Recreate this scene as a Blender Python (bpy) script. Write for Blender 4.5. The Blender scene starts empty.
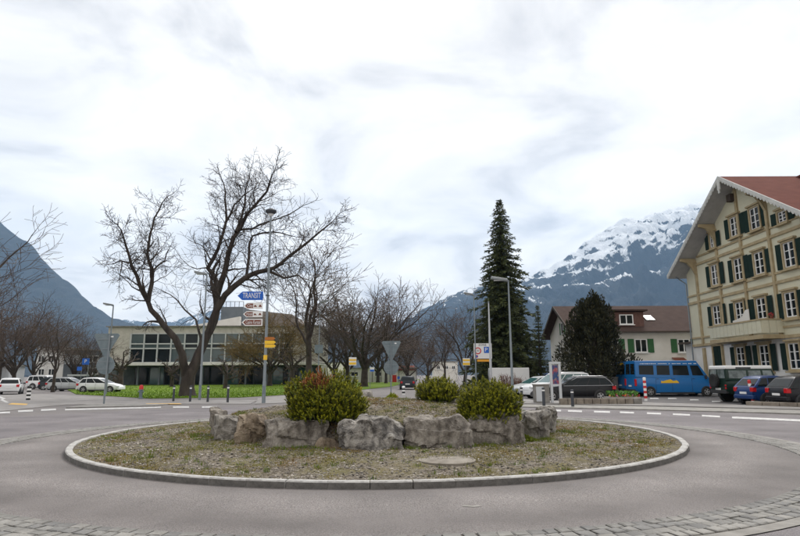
import bpy, bmesh, math, random
import numpy as np
from mathutils import Vector, Matrix, noise, Euler

# ------------------------------------------------------------------ camera, sky, sun, exposure
scene = bpy.context.scene
FPX, CAM_H, ROLL, HORIZON = 570.0, 1.6, 0.004, 375.0
PITCH = math.atan((HORIZON - 268) / FPX)
fw = Vector((0, math.cos(PITCH), math.sin(PITCH)))
u0 = Vector((0, -math.sin(PITCH), math.cos(PITCH)))
r0 = Vector((1, 0, 0))
rt = r0 * math.cos(ROLL) - u0 * math.sin(ROLL)
up = r0 * math.sin(ROLL) + u0 * math.cos(ROLL)
CAM = Vector((0, 0, CAM_H))
cd = bpy.data.cameras.new('camera'); cam = bpy.data.objects.new('camera', cd)
scene.collection.objects.link(cam); scene.camera = cam
cd.sensor_width = 36; cd.lens = 36 * FPX / 800; cd.clip_start = 0.05; cd.clip_end = 40000
mw = Matrix((rt, up, -fw)).transposed().to_4x4(); mw.translation = CAM
cam.matrix_world = mw

SUN_EL, SUN_AZ = math.radians(52), math.radians(25)      # azimuth from +Y towards +X: ahead of the camera, behind cloud
world = bpy.data.worlds.new('World'); scene.world = world; world.use_nodes = True
nt = world.node_tree; nt.nodes.clear()
def wn(t, **k):
    n = nt.nodes.new(t)
    for a, b in k.items(): setattr(n, a, b)
    return n
wl = nt.links.new
out = wn('ShaderNodeOutputWorld'); mixs = wn('ShaderNodeMixShader'); bg1 = wn('ShaderNodeBackground'); bg2 = wn('ShaderNodeBackground')
sky = wn('ShaderNodeTexSky', sky_type='NISHITA', sun_disc=False); sky.sun_elevation = SUN_EL; sky.sun_rotation = SUN_AZ
wl(sky.outputs[0], bg1.inputs[0]); bg1.inputs[1].default_value = 0.08
tc = wn('ShaderNodeTexCoord'); sep = wn('ShaderNodeSeparateXYZ'); wl(tc.outputs['Generated'], sep.inputs[0])
zz = wn('ShaderNodeMath', operation='ABSOLUTE'); wl(sep.outputs[2], zz.inputs[0])
za = wn('ShaderNodeMath', operation='ADD'); wl(zz.outputs[0], za.inputs[0]); za.inputs[1].default_value = 0.22
dx = wn('ShaderNodeMath', operation='DIVIDE'); wl(sep.outputs[0], dx.inputs[0]); wl(za.outputs[0], dx.inputs[1])
dy = wn('ShaderNodeMath', operation='DIVIDE'); wl(sep.outputs[1], dy.inputs[0]); wl(za.outputs[0], dy.inputs[1])
cmb = wn('ShaderNodeCombineXYZ'); wl(dx.outputs[0], cmb.inputs[0]); wl(dy.outputs[0], cmb.inputs[1])
n1 = wn('ShaderNodeTexNoise'); wl(cmb.outputs[0], n1.inputs['Vector'])
n1.inputs['Scale'].default_value = 1.9; n1.inputs['Detail'].default_value = 8; n1.inputs['Roughness'].default_value = 0.56; n1.inputs['Distortion'].default_value = 0.5
ramp = wn('ShaderNodeValToRGB'); wl(n1.outputs[0], ramp.inputs[0])
e = ramp.color_ramp.elements
e[0].position = 0.33; e[0].color = (0.42, 0.412, 0.415, 1)
e[1].position = 0.61; e[1].color = (0.80, 0.765, 0.72, 1)
m = ramp.color_ramp.elements.new(0.47); m.color = (0.66, 0.64, 0.615, 1)
wl(ramp.outputs[0], bg2.inputs[0]); bg2.inputs[1].default_value = 0.70
mixs.inputs[0].default_value = 0.97
wl(bg1.outputs[0], mixs.inputs[1]); wl(bg2.outputs[0], mixs.inputs[2]); wl(mixs.outputs[0], out.inputs[0])

sl = bpy.data.lights.new('sun', 'SUN'); sl.energy = 1.5; sl.angle = math.radians(30); sl.color = (1, 0.97, 0.93)
so = bpy.data.objects.new('sun', sl); scene.collection.objects.link(so)
sd = Vector((math.sin(SUN_AZ) * math.cos(SUN_EL), math.cos(SUN_AZ) * math.cos(SUN_EL), math.sin(SUN_EL)))
so.rotation_euler = (-sd).to_track_quat('-Z', 'Y').to_euler(); so.location = (0, 0, 60)

vs = scene.view_settings
vs.view_transform = 'Standard'; vs.look = 'None'; vs.gamma = 1; vs.use_curve_mapping = False; vs.exposure = 1.32
scene.render.engine = 'CYCLES'; scene.cycles.use_denoising = True
scene.cycles.max_bounces = 6; scene.cycles.volume_bounces = 1; scene.cycles.transparent_max_bounces = 8

# ------------------------------------------------------------------ helpers
COL = scene.collection
R = math.radians
def ray(px, py): return fw + rt * ((px - 400) / FPX) + up * ((268 - py) / FPX)
def G(px, py, z=0.0):                       # pixel -> point on the level z
    d = ray(px, py); return CAM + d * ((z - CAM_H) / d.z)
def PY(px, py, y):                          # pixel -> point at distance y ahead
    d = ray(px, py); return CAM + d * (y / d.y)

MATS = {}
def mat(name, col, rough=0.75, col2=None, scale=4.0, detail=4, bump=0.0, bscale=30.0, metal=0.0, coat=0.0, spec=0.4, lo=0.35, hi=0.65, stretch=None, island=0.0, col3=None, s3=0.6):
    if name in MATS: return MATS[name]
    m = bpy.data.materials.new(name); m.use_nodes = True; MATS[name] = m
    t = m.node_tree; b = t.nodes['Principled BSDF']; L = t.links.new
    b.inputs['Roughness'].default_value = rough; b.inputs['Metallic'].default_value = metal
    b.inputs['Coat Weight'].default_value = coat; b.inputs['Specular IOR Level'].default_value = spec
    b.inputs['Base Color'].default_value = (*col, 1)
    tc = t.nodes.new('ShaderNodeTexCoord'); src = tc.outputs['Object']
    if stretch:
        mp = t.nodes.new('ShaderNodeMapping'); mp.inputs['Scale'].default_value = stretch; L(src, mp.inputs[0]); src = mp.outputs[0]
    last = None
    if col2 is not None:
        n = t.nodes.new('ShaderNodeTexNoise'); L(src, n.inputs['Vector']); n.inputs['Scale'].default_value = scale; n.inputs['Detail'].default_value = detail; n.inputs['Roughness'].default_value = 0.6
        r = t.nodes.new('ShaderNodeValToRGB'); L(n.outputs[0], r.inputs[0])
        r.color_ramp.elements[0].position = lo; r.color_ramp.elements[0].color = (*col, 1)
        r.color_ramp.elements[1].position = hi; r.color_ramp.elements[1].color = (*col2, 1)
        last = r.outputs[0]
    if col3 is not None:
        n = t.nodes.new('ShaderNodeTexNoise'); L(src, n.inputs['Vector']); n.inputs['Scale'].default_value = s3; n.inputs['Detail'].default_value = 5
        r = t.nodes.new('ShaderNodeValToRGB'); L(n.outputs[0], r.inputs[0]); r.color_ramp.elements[0].position = 0.45; r.color_ramp.elements[1].position = 0.68
        x = t.nodes.new('ShaderNodeMix'); x.data_type = 'RGBA'; L(r.outputs[0], x.inputs[0])
        if last: L(last, x.inputs[6])
        else: x.inputs[6].default_value = (*col, 1)
        x.inputs[7].default_value = (*col3, 1); last = x.outputs[2]
    if island:
        g = t.nodes.new('ShaderNodeNewGeometry'); h = t.nodes.new('ShaderNodeHueSaturation')
        mr = t.nodes.new('ShaderNodeMapRange'); L(g.outputs['Random Per Island'], mr.inputs[0]); mr.inputs[3].default_value = 1 - island; mr.inputs[4].default_value = 1 + island
        L(mr.outputs[0], h.inputs['Value'])
        if last: L(last, h.inputs['Color'])
        else: h.inputs['Color'].default_value = (*col, 1)
        last = h.outputs[0]
    if last: L(last, b.inputs['Base Color'])
    if bump:
        n = t.nodes.new('ShaderNodeTexNoise'); L(src, n.inputs['Vector']); n.inputs['Scale'].default_value = bscale; n.inputs['Detail'].default_value = 5
        bp = t.nodes.new('ShaderNodeBump'); bp.inputs['Strength'].default_value = min(1, bump); bp.inputs['Distance'].default_value = 0.02; L(n.outputs[0], bp.inputs['Height']); L(bp.outputs[0], b.inputs['Normal'])
    return m
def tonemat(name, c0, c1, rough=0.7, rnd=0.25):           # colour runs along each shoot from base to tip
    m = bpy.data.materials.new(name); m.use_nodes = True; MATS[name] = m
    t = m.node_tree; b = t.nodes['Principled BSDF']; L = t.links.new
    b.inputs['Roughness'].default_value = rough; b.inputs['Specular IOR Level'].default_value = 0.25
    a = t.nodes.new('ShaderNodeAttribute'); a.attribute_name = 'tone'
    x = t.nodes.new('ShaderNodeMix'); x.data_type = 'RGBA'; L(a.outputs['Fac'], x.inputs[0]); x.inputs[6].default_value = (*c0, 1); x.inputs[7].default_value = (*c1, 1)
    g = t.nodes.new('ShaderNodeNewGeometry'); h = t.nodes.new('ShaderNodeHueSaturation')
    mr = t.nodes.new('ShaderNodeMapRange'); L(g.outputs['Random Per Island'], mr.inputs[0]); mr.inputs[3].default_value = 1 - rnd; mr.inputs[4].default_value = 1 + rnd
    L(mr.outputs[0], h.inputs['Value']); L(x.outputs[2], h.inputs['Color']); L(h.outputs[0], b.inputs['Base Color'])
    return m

class MB:
    def __init__(s): s.v = []; s.f = []; s.tone = None
    def add(s, vs, fs):
        o = len(s.v); s.v.extend(vs); s.f.extend([tuple(i + o for i in f) for f in fs]); return s
    def box(s, c, size, rz=0.0, M=None):
        x, y, z = size[0] / 2, size[1] / 2, size[2] / 2
        vs = [Vector((a * x, b * y, d * z)) for d in (-1, 1) for a, b in ((-1, -1), (1, -1), (1, 1), (-1, 1))]
        if rz: vs = [Matrix.Rotation(rz, 3, 'Z') @ v for v in vs]
        if M is not None: vs = [M @ v for v in vs]
        c = Vector(c)
        return s.add([tuple(v + c) for v in vs], [(3, 2, 1, 0), (4, 5, 6, 7), (0, 1, 5, 4), (1, 2, 6, 5), (2, 3, 7, 6), (3, 0, 4, 7)])
    def bar(s, a, b, w, h):                 # rectangular bar from a to b
        a, b = Vector(a), Vector(b); d = (b - a); L = d.length; d.normalize()
        ref = Vector((0, 0, 1)) if abs(d.z) < 0.95 else Vector((1, 0, 0))
        x = d.cross(ref).normalized(); y = x.cross(d)
        vs = []
        for p in (a, b):
            for i, j in ((-1, -1), (1, -1), (1, 1), (-1, 1)): vs.append(tuple(p + x * (i * w / 2) + y * (j * h / 2)))
        return s.add(vs, [(3, 2, 1, 0), (4, 5, 6, 7), (0, 1, 5, 4), (1, 2, 6, 5), (2, 3, 7, 6), (3, 0, 4, 7)])
    def tube(s, pts, rs, n=8, cap=True):
        pts = [Vector(p) for p in pts]
        if not hasattr(rs, '__len__'): rs = [rs] * len(pts)
        o = len(s.v); x = None
        for i, p in enumerate(pts):
            d = pts[min(i + 1, len(pts) - 1)] - pts[max(i - 1, 0)]
            if d.length < 1e-9: d = Vector((0, 0, 1))
            d.normalize()
            if x is None:
                ref = Vector((0, 0, 1)) if abs(d.z) < 0.9 else Vector((1, 0, 0)); x = d.cross(ref).normalized()
            else:
                x = x - d * x.dot(d)
                x = x.normalized() if x.length > 1e-6 else d.orthogonal().normalized()
            y = d.cross(x)
            for k in range(n):
                a = 2 * math.pi * k / n; s.v.append(tuple(p + (x * math.cos(a) + y * math.sin(a)) * rs[i]))
        for i in range(len(pts) - 1):
            for k in range(n):
                a = o + i * n + k; b = o + i * n + (k + 1) % n; s.f.append((a, b, b + n, a + n))
        if cap:
            s.f.append(tuple(o + k for k in range(n))[::-1]); s.f.append(tuple(o + (len(pts) - 1) * n + k for k in range(n)))
        return s
    def lathe(s, prof, n=16, c=(0, 0, 0)):  # profile of (radius, z)
        o = len(s.v)
        for r, z in prof:
            for k in range(n):
                a = 2 * math.pi * k / n; s.v.append((c[0] + r * math.cos(a), c[1] + r * math.sin(a), c[2] + z))
        for i in range(len(prof) - 1):
            for k in range(n):
                a = o + i * n + k; b = o + i * n + (k + 1) % n; s.f.append((a, b, b + n, a + n))
        s.f.append(tuple(o + k for k in range(n))[::-1]); s.f.append(tuple(o + (len(prof) - 1) * n + k for k in range(n)))
        return s
    def prism(s, poly, a, b):               # poly of 3D points swept from +a to +b offset vectors
        n = len(poly); a, b = Vector(a), Vector(b)
        vs = [tuple(Vector(p) + a) for p in poly] + [tuple(Vector(p) + b) for p in poly]
        return s.add(vs, [tuple(range(n))[::-1], tuple(range(n, 2 * n))] + [(i, (i + 1) % n, n + (i + 1) % n, n + i) for i in range(n)])
    def quad(s, *p): return s.add([tuple(q) for q in p], [tuple(range(len(p)))])
    def mesh(s, name, fix=True):
        me = bpy.data.meshes.new(name); me.from_pydata([tuple(v) for v in s.v], [], s.f)
        if s.tone is not None:
            at = me.attributes.new('tone', 'FLOAT', 'POINT'); at.data.foreach_set('value', s.tone)
        if fix and len(s.f) < 20000:
            bm = bmesh.new(); bm.from_mesh(me); bmesh.ops.recalc_face_normals(bm, faces=bm.faces); bm.to_mesh(me); bm.free()
        return me
def link(name, me, m=None, parent=None, loc=None, smooth=None, bevel=0.0, kind=None):
    o = bpy.data.objects.new(name, me); COL.objects.link(o)
    if m is not None and me is not None and not me.materials: me.materials.append(m if not isinstance(m, str) else MATS[m])
    if parent is not None: o.parent = parent
    if loc is not None: o.location = loc
    if smooth is not None:
        me.polygons.foreach_set('use_smooth', [True] * len(me.polygons)); me.set_sharp_from_angle(angle=R(smooth))
    if bevel:
        b = o.modifiers.new('bevel', 'BEVEL'); b.width = bevel; b.segments = 2; b.limit_method = 'ANGLE'; b.angle_limit = R(35)
    if kind: o['kind'] = kind
    return o
def build(name, mb, m, parent=None, loc=None, smooth=None, bevel=0.0, kind=None, fix=True):
    return link(name, mb.mesh(name, fix), m, parent, loc, smooth, bevel, kind)
def tag(o, label, cat, group=None):
    o['label'] = label; o['category'] = cat
    if group: o['group'] = group
    return o
def thing(name, label, cat, loc=(0, 0, 0), rz=0.0, group=None):
    o = bpy.data.objects.new(name, None); COL.objects.link(o); o.location = loc; o.rotation_euler = (0, 0, rz); o.empty_display_size = 0.3
    return tag(o, label, cat, group)
def copy_tree(o, parent=None):
    c = o.copy(); COL.objects.link(c); c.parent = parent
    for ch in list(o.children): copy_tree(ch, c)
    return c
def text_mesh(s, size, depth=0.004, align='CENTER'):
    cu = bpy.data.curves.new('t', 'FONT'); cu.body = s; cu.size = size; cu.extrude = depth / 2; cu.align_x = align; cu.align_y = 'CENTER'; cu.resolution_u = 2
    t = bpy.data.objects.new('t', cu); COL.objects.link(t)
    dg = bpy.context.evaluated_depsgraph_get(); me = bpy.data.meshes.new_from_object(t.evaluated_get(dg))
    bpy.data.objects.remove(t); return me
def slab(name, pts, z0, z1, m, **k):
    mb = MB(); mb.prism([(p[0], p[1], 0) for p in pts], (0, 0, z0), (0, 0, z1)); return build(name, mb, m, **k)
def pixpoly(px, z=0.0): return [G(a, b, z) for a, b in px]

# ------------------------------------------------------------------ materials
mat('asphalt', (0.125, 0.114, 0.112), 0.9, (0.175, 0.162, 0.158), scale=0.5, detail=10, bump=0.5, bscale=90, lo=0.3, hi=0.72)
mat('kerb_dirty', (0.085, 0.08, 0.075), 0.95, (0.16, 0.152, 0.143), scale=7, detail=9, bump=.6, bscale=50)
mat('dark_asphalt', (0.07, 0.066, 0.067), 0.9, (0.115, 0.108, 0.107), scale=0.6, detail=10, bump=0.4, bscale=90)
mat('stone_light', (0.30, 0.29, 0.278), 0.88, (0.45, 0.44, 0.42), scale=9, detail=8, bump=0.7, bscale=60, col3=(0.20, 0.188, 0.175), s3=2.2)
mat('sett', (0.14, 0.135, 0.125), 0.88, (0.235, 0.227, 0.213), scale=3, detail=8, bump=0.6, bscale=45)
mat('sett_b', (0.17, 0.163, 0.15), 0.88, (0.28, 0.268, 0.248), scale=3, detail=8, bump=0.6, bscale=45)
mat('sett_c', (0.115, 0.112, 0.108), 0.88, (0.195, 0.19, 0.182), scale=3, detail=8, bump=0.6, bscale=45)
mat('joint', (0.09, 0.08, 0.065), 0.95, (0.17, 0.15, 0.125), scale=9, bump=0.5)
mat('concrete', (0.16, 0.15, 0.135), 0.9, (0.26, 0.247, 0.228), scale=2.5, detail=8, bump=0.3, bscale=50)
mat('pavement', (0.17, 0.16, 0.153), 0.9, (0.25, 0.238, 0.23), scale=0.8, detail=10, bump=0.3, bscale=60)
mat('paint_white', (0.28, 0.275, 0.27), 0.7, (0.56, 0.555, 0.545), scale=6, detail=8)
mat('paint_yellow', (0.62, 0.36, 0.05), 0.7, (0.5, 0.33, 0.12), scale=6)
mat('lawn', (0.085, 0.155, 0.008), 0.9, (0.14, 0.205, 0.012), scale=0.8, detail=10, bump=0.8, bscale=30, spec=0.15, col3=(0.10, 0.15, 0.03), s3=0.15)
mat('steel', (0.20, 0.23, 0.25), 0.5, metal=0.3)
mat('sign_back', (0.13, 0.17, 0.19), 0.5, (0.18, 0.22, 0.24), scale=3, metal=0.2)
mat('dark_metal', (0.045, 0.05, 0.06), 0.5)
mat('white', (0.78, 0.78, 0.77), 0.5)
mat('black', (0.02, 0.02, 0.02), 0.6)
mat('red', (0.55, 0.03, 0.03), 0.5)
mat('blue_sign', (0.01, 0.11, 0.50), 0.5)
mat('brown_sign', (0.17, 0.045, 0.025), 0.5)
mat('orange_sign', (0.80, 0.36, 0.03), 0.5)
mat('yellow_sign', (0.85, 0.52, 0.03), 0.5)
mat('glass', (0.010, 0.014, 0.016), 0.06, spec=0.2)
mat('glass_light', (0.20, 0.235, 0.235), 0.06, (0.08, 0.10, 0.10), scale=3, spec=0.4)
mat('glass_blue', (0.04, 0.10, 0.10), 0.05, spec=0.5)
mat('tyre', (0.018, 0.018, 0.018), 0.85)
mat('rim', (0.45, 0.45, 0.46), 0.35, metal=0.8)
mat('tail_light', (0.5, 0.01, 0.015), 0.25)
mat('head_light', (0.7, 0.72, 0.74), 0.1)
mat('plastic_dark', (0.03, 0.03, 0.032), 0.6)
mat('bark', (0.026, 0.020, 0.017), 0.95, (0.062, 0.05, 0.041), scale=3, bump=1.0, bscale=9, stretch=(1, 1, 0.25))
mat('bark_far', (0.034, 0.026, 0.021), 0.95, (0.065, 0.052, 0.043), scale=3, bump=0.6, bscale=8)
mat('twig', (0.036, 0.027, 0.022), 0.95, island=0.3)
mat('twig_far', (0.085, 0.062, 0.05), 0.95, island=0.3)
mat('twig_ochre', (0.13, 0.085, 0.025), 0.9, island=0.4)

# ------------------------------------------------------------------ setting: ground, hills, roads
rng = random.Random(7)
def interp(L, x):
    if x <= L[0][0]: return L[0][1]
    for (a, b), (c, d) in zip(L, L[1:]):
        if x <= c: return b + (d - b) * (x - a) / (c - a)
    return L[-1][1]
def ssm(a, b, x):
    t = min(1, max(0, (x - a) / (b - a))); return t * t * (3 - 2 * t)

gm = MB(); gm.quad((-7500, -150, 0), (7500, -150, 0), (7500, 8800, 0), (-7500, 8800, 0))
build('ground', gm, 'asphalt', kind='structure', fix=False)

def mountain_mat(name, snow_z, snow_w, dark, dark2, slope_k):
    m = bpy.data.materials.new(name); m.use_nodes = True; t = m.node_tree; L = t.links.new; b = t.nodes['Principled BSDF']
    b.inputs['Roughness'].default_value = 0.95; b.inputs['Specular IOR Level'].default_value = 0.1
    tc = t.nodes.new('ShaderNodeTexCoord'); sp = t.nodes.new('ShaderNodeSeparateXYZ'); L(tc.outputs['Object'], sp.inputs[0])
    mp = t.nodes.new('ShaderNodeMapping'); mp.inputs['Scale'].default_value = (1, 0.3, 0.28); mp.inputs['Rotation'].default_value = (0, 0.35, 0); L(tc.outputs['Object'], mp.inputs[0])
    n = t.nodes.new('ShaderNodeTexNoise'); n.inputs['Scale'].default_value = 0.0105; n.inputs['Detail'].default_value = 12; n.inputs['Roughness'].default_value = 0.74; L(mp.outputs[0], n.inputs['Vector'])
    def math_(op, a, b_):
        q = t.nodes.new('ShaderNodeMath'); q.operation = op
        for i, s in enumerate((a, b_)):
            if isinstance(s, (int, float)): q.inputs[i].default_value = s
            else: L(s, q.inputs[i])
        return q.outputs[0]
    g = t.nodes.new('ShaderNodeNewGeometry'); sn = t.nodes.new('ShaderNodeSeparateXYZ'); L(g.outputs['Normal'], sn.inputs[0])
    zf = math_('DIVIDE', math_('SUBTRACT', sp.outputs[2], snow_z), snow_w)
    nf = math_('MULTIPLY', math_('SUBTRACT', n.outputs[0], 0.5), 12.0)
    sf = math_('MULTIPLY', math_('SUBTRACT', sn.outputs[2], 0.78), slope_k)
    wv = t.nodes.new('ShaderNodeMath'); wv.operation = 'SINE'; L(math_('ADD', math_('MULTIPLY', sp.outputs[2], 0.042), math_('MULTIPLY', n.outputs[0], 16.0)), wv.inputs[0])
    tot = math_('ADD', math_('ADD', math_('ADD', zf, nf), sf), math_('MULTIPLY', wv.outputs[0], math_('ADD', 0.3, math_('MULTIPLY', math_('MAXIMUM', math_('SUBTRACT', sp.outputs[2], 1150.0), 0.0), 0.006))))
    r = t.nodes.new('ShaderNodeMapRange'); L(tot, r.inputs[0]); r.inputs[1].default_value = -0.25; r.inputs[2].default_value = 0.35
    n2 = t.nodes.new('ShaderNodeTexNoise'); n2.inputs['Scale'].default_value = 0.035; n2.inputs['Detail'].default_value = 8; L(mp.outputs[0], n2.inputs['Vector'])
    x1 = t.nodes.new('ShaderNodeMix'); x1.data_type = 'RGBA'; L(n2.outputs[0], x1.inputs[0]); x1.inputs[6].default_value = (*dark, 1); x1.inputs[7].default_value = (*dark2, 1)
    x2 = t.nodes.new('ShaderNodeMix'); x2.data_type = 'RGBA'; L(r.outputs[0], x2.inputs[0]); L(x1.outputs[2], x2.inputs[6]); x2.inputs[7].default_value = (0.86, 0.88, 0.9, 1)
    bp = t.nodes.new('ShaderNodeBump'); bp.inputs['Strength'].default_value = 1.0; bp.inputs['Distance'].default_value = 60; L(n.outputs[0], bp.inputs['Height']); L(bp.outputs[0], b.inputs['Normal'])
    L(x2.outputs[2], b.inputs['Base Color']); MATS[name] = m; return m
def mountain(name, sil, Dc, Db, m, nx, ny, relief, seed, pw=1.25, nsc=600.0, rough=8.0):
    x0p, x1p = sil[0][0], sil[-1][0]; v = []; f = []
    rows = ny + ny // 3
    for i in range(nx + 1):
        px = x0p + (x1p - x0p) * i / nx
        c = PY(px, interp(sil, px), Dc)
        hc = c.z + rough * noise.fractal((px * 0.11, seed, 0), 0.8, 2.1, 5)
        for j in range(rows + 1):
            t = j / ny
            if t <= 1: y = Db + (Dc - Db) * t; h = hc * t ** pw; k = math.sin(math.pi * min(1, t * 0.97)) ** 0.8
            else: y = Dc + (Dc - Db) * (t - 1) * 1.4; h = hc * (1 - ssm(0, 0.34, t - 1)); k = 0
            q = Vector((c.x / nsc, y / nsc * 0.55, seed))
            rd = noise.ridged_multi_fractal(q, 0.9, 2.2, 6, 1.0, 2.0) - 1.1
            h += relief * hc * k * rd * 0.5
            yy = y + relief * 300 * noise.noise(q * 1.7) * k
            v.append((c.x, yy, max(-0.5, h) if t > 0.02 and t < 1.3 else -0.5))
    n = rows + 1
    for i in range(nx):
        for j in range(rows): f.append((i * n + j, (i + 1) * n + j, (i + 1) * n + j + 1, i * n + j + 1))
    mb = MB(); mb.v = v; mb.f = f
    return build(name, mb, m, kind='structure', smooth=70, fix=False)
mountain_mat('mountain_snowy', 960, 210, (0.012, 0.02, 0.028), (0.07, 0.08, 0.088), 5.5)
mountain_mat('mountain_wooded', 4600, 260, (0.012, 0.02, 0.024), (0.075, 0.08, 0.08), 2)
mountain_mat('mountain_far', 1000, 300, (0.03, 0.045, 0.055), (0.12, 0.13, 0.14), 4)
mountain('hills', [(250, 345), (300, 338), (350, 332), (380, 327), (405, 320), (430, 306), (447, 297), (462, 291), (480, 286), (505, 281), (530, 276), (545, 268), (562, 261), (580, 247), (600, 233), (612, 226), (620, 221), (640, 219), (655, 214), (676, 208), (690, 206), (700, 204), (730, 198), (770, 190), (850, 185), (960, 178), (1100, 200), (1400, 260)], 5600, 2300, MATS['mountain_snowy'], 520, 190, 0.34, 3.1, 1.15, 380, 24)
mountain('hills', [(-900, 60), (-500, 90), (-250, 130), (-120, 165), (-50, 195), (0, 223), (9, 230), (16, 237), (26, 243), (36, 256), (50, 270), (66, 283), (78, 296), (90, 306), (108, 316), (140, 328), (180, 340), (230, 352)], 4300, 1900, MATS['mountain_wooded'], 420, 130, 0.30, 8.7, 1.1, 260, 16)
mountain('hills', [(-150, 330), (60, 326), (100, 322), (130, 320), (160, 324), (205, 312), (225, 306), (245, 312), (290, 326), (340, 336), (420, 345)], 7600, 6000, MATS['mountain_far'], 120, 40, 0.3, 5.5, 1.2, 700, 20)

# the roundabout
CX, CY, RK, RS0 = -0.5, 15.9, 7.4, 9.02
CYS = 15.12
def ring(name, ra, rb, z, m, n=160, parent=None, kind=None, a0=0, a1=2 * math.pi):
    mb = MB()
    for i in range(n + 1):
        a = a0 + (a1 - a0) * i / n
        mb.v += [(CX + ra * math.cos(a), (CY if ra < 8 else CYS) + ra * math.sin(a), z), (CX + rb * math.cos(a), CYS + rb * math.sin(a), z)]
    mb.f = [(2 * i, 2 * i + 1, 2 * i + 3, 2 * i + 2) for i in range(n)]
    return build(name, mb, m, parent=parent, kind=kind, fix=False)
# apron asphalt with tyre-polished lanes running round the ring
def ring_mat(name, c0, c1, worn, bands):
    m = bpy.data.materials.new(name); m.use_nodes = True; t = m.node_tree; L = t.links.new; b = t.nodes['Principled BSDF']; MATS[name] = m
    b.inputs['Roughness'].default_value = 0.9; b.inputs['Specular IOR Level'].default_value = 0.3
    tc = t.nodes.new('ShaderNodeTexCoord')
    def N(tp, **k):
        q = t.nodes.new(tp)
        for a, v_ in k.items(): setattr(q, a, v_)
        return q
    vm = N('ShaderNodeVectorMath', operation='SUBTRACT'); L(tc.outputs['Object'], vm.inputs[0]); vm.inputs[1].default_value = (CX, CY, 0)
    ln = N('ShaderNodeVectorMath', operation='LENGTH'); L(vm.outputs[0], ln.inputs[0])
    nz = N('ShaderNodeTexNoise'); L(tc.outputs['Object'], nz.inputs['Vector']); nz.inputs['Scale'].default_value = 0.45; nz.inputs['Detail'].default_value = 6
    ad = N('ShaderNodeMath', operation='MULTIPLY_ADD'); L(nz.outputs[0], ad.inputs[0]); ad.inputs[1].default_value = 0.9; L(ln.outputs['Value'], ad.inputs[2])
    sn = N('ShaderNodeMath', operation='SINE'); ml = N('ShaderNodeMath', operation='MULTIPLY'); L(ad.outputs[0], ml.inputs[0]); ml.inputs[1].default_value = bands; L(ml.outputs[0], sn.inputs[0])
    mr = N('ShaderNodeMapRange'); L(sn.outputs[0], mr.inputs[0]); mr.inputs[1].default_value = -1; mr.inputs[2].default_value = 1; mr.inputs[3].default_value = 0; mr.inputs[4].default_value = 0.7
    sp = N('ShaderNodeTexNoise'); L(tc.outputs['Object'], sp.inputs['Vector']); sp.inputs['Scale'].default_value = 62; sp.inputs['Detail'].default_value = 3; sp.inputs['Roughness'].default_value = 0.7
    r1 = N('ShaderNodeValToRGB'); L(sp.outputs[0], r1.inputs[0]); r1.color_ramp.elements[0].position = 0.40; r1.color_ramp.elements[1].position = 0.63
    r1.color_ramp.elements[0].color = (*c0, 1); r1.color_ramp.elements[1].color = (*c1, 1)
    bl = N('ShaderNodeTexNoise'); L(tc.outputs['Object'], bl.inputs['Vector']); bl.inputs['Scale'].default_value = 0.7; bl.inputs['Detail'].default_value = 9
    x1 = N('ShaderNodeMix', data_type='RGBA'); L(mr.outputs[0], x1.inputs[0]); L(r1.outputs[0], x1.inputs[6]); x1.inputs[7].default_value = (*worn, 1)
    hs = N('ShaderNodeHueSaturation'); m2 = N('ShaderNodeMapRange'); L(bl.outputs[0], m2.inputs[0]); m2.inputs[1].default_value = 0.3; m2.inputs[2].default_value = 0.7; m2.inputs[3].default_value = 0.76; m2.inputs[4].default_value = 1.16
    L(m2.outputs[0], hs.inputs['Value']); L(x1.outputs[2], hs.inputs['Color']); L(hs.outputs[0], b.inputs['Base Color'])
    bp = N('ShaderNodeBump'); bp.inputs['Strength'].default_value = 0.6; bp.inputs['Distance'].default_value = 0.01; L(sp.outputs[0], bp.inputs['Height']); L(bp.outputs[0], b.inputs['Normal'])
ring_mat('apron_asphalt', (0.105, 0.094, 0.09), (0.275, 0.252, 0.243), (0.125, 0.113, 0.109), 3.4)
ring_mat('road_asphalt', (0.095, 0.086, 0.09), (0.245, 0.225, 0.23), (0.14, 0.128, 0.132), 1.7)
ring('road', RS0 + 0.84, 17.5, 0.004, 'road_asphalt', kind='structure')
apron = ring('roundabout_apron', RK - 0.05, RS0, 0.012, 'apron_asphalt', kind='structure')
island = bpy.data.objects.new('traffic_island', None); COL.objects.link(island); island['kind'] = 'structure'
band = ring('sett_ring', RS0, RS0 + 0.66, 0.006, 'joint', kind='structure')
ring('edge_strip', RS0 + 0.66, RS0 + 0.84, 0.014, 'concrete', parent=band)
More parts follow.
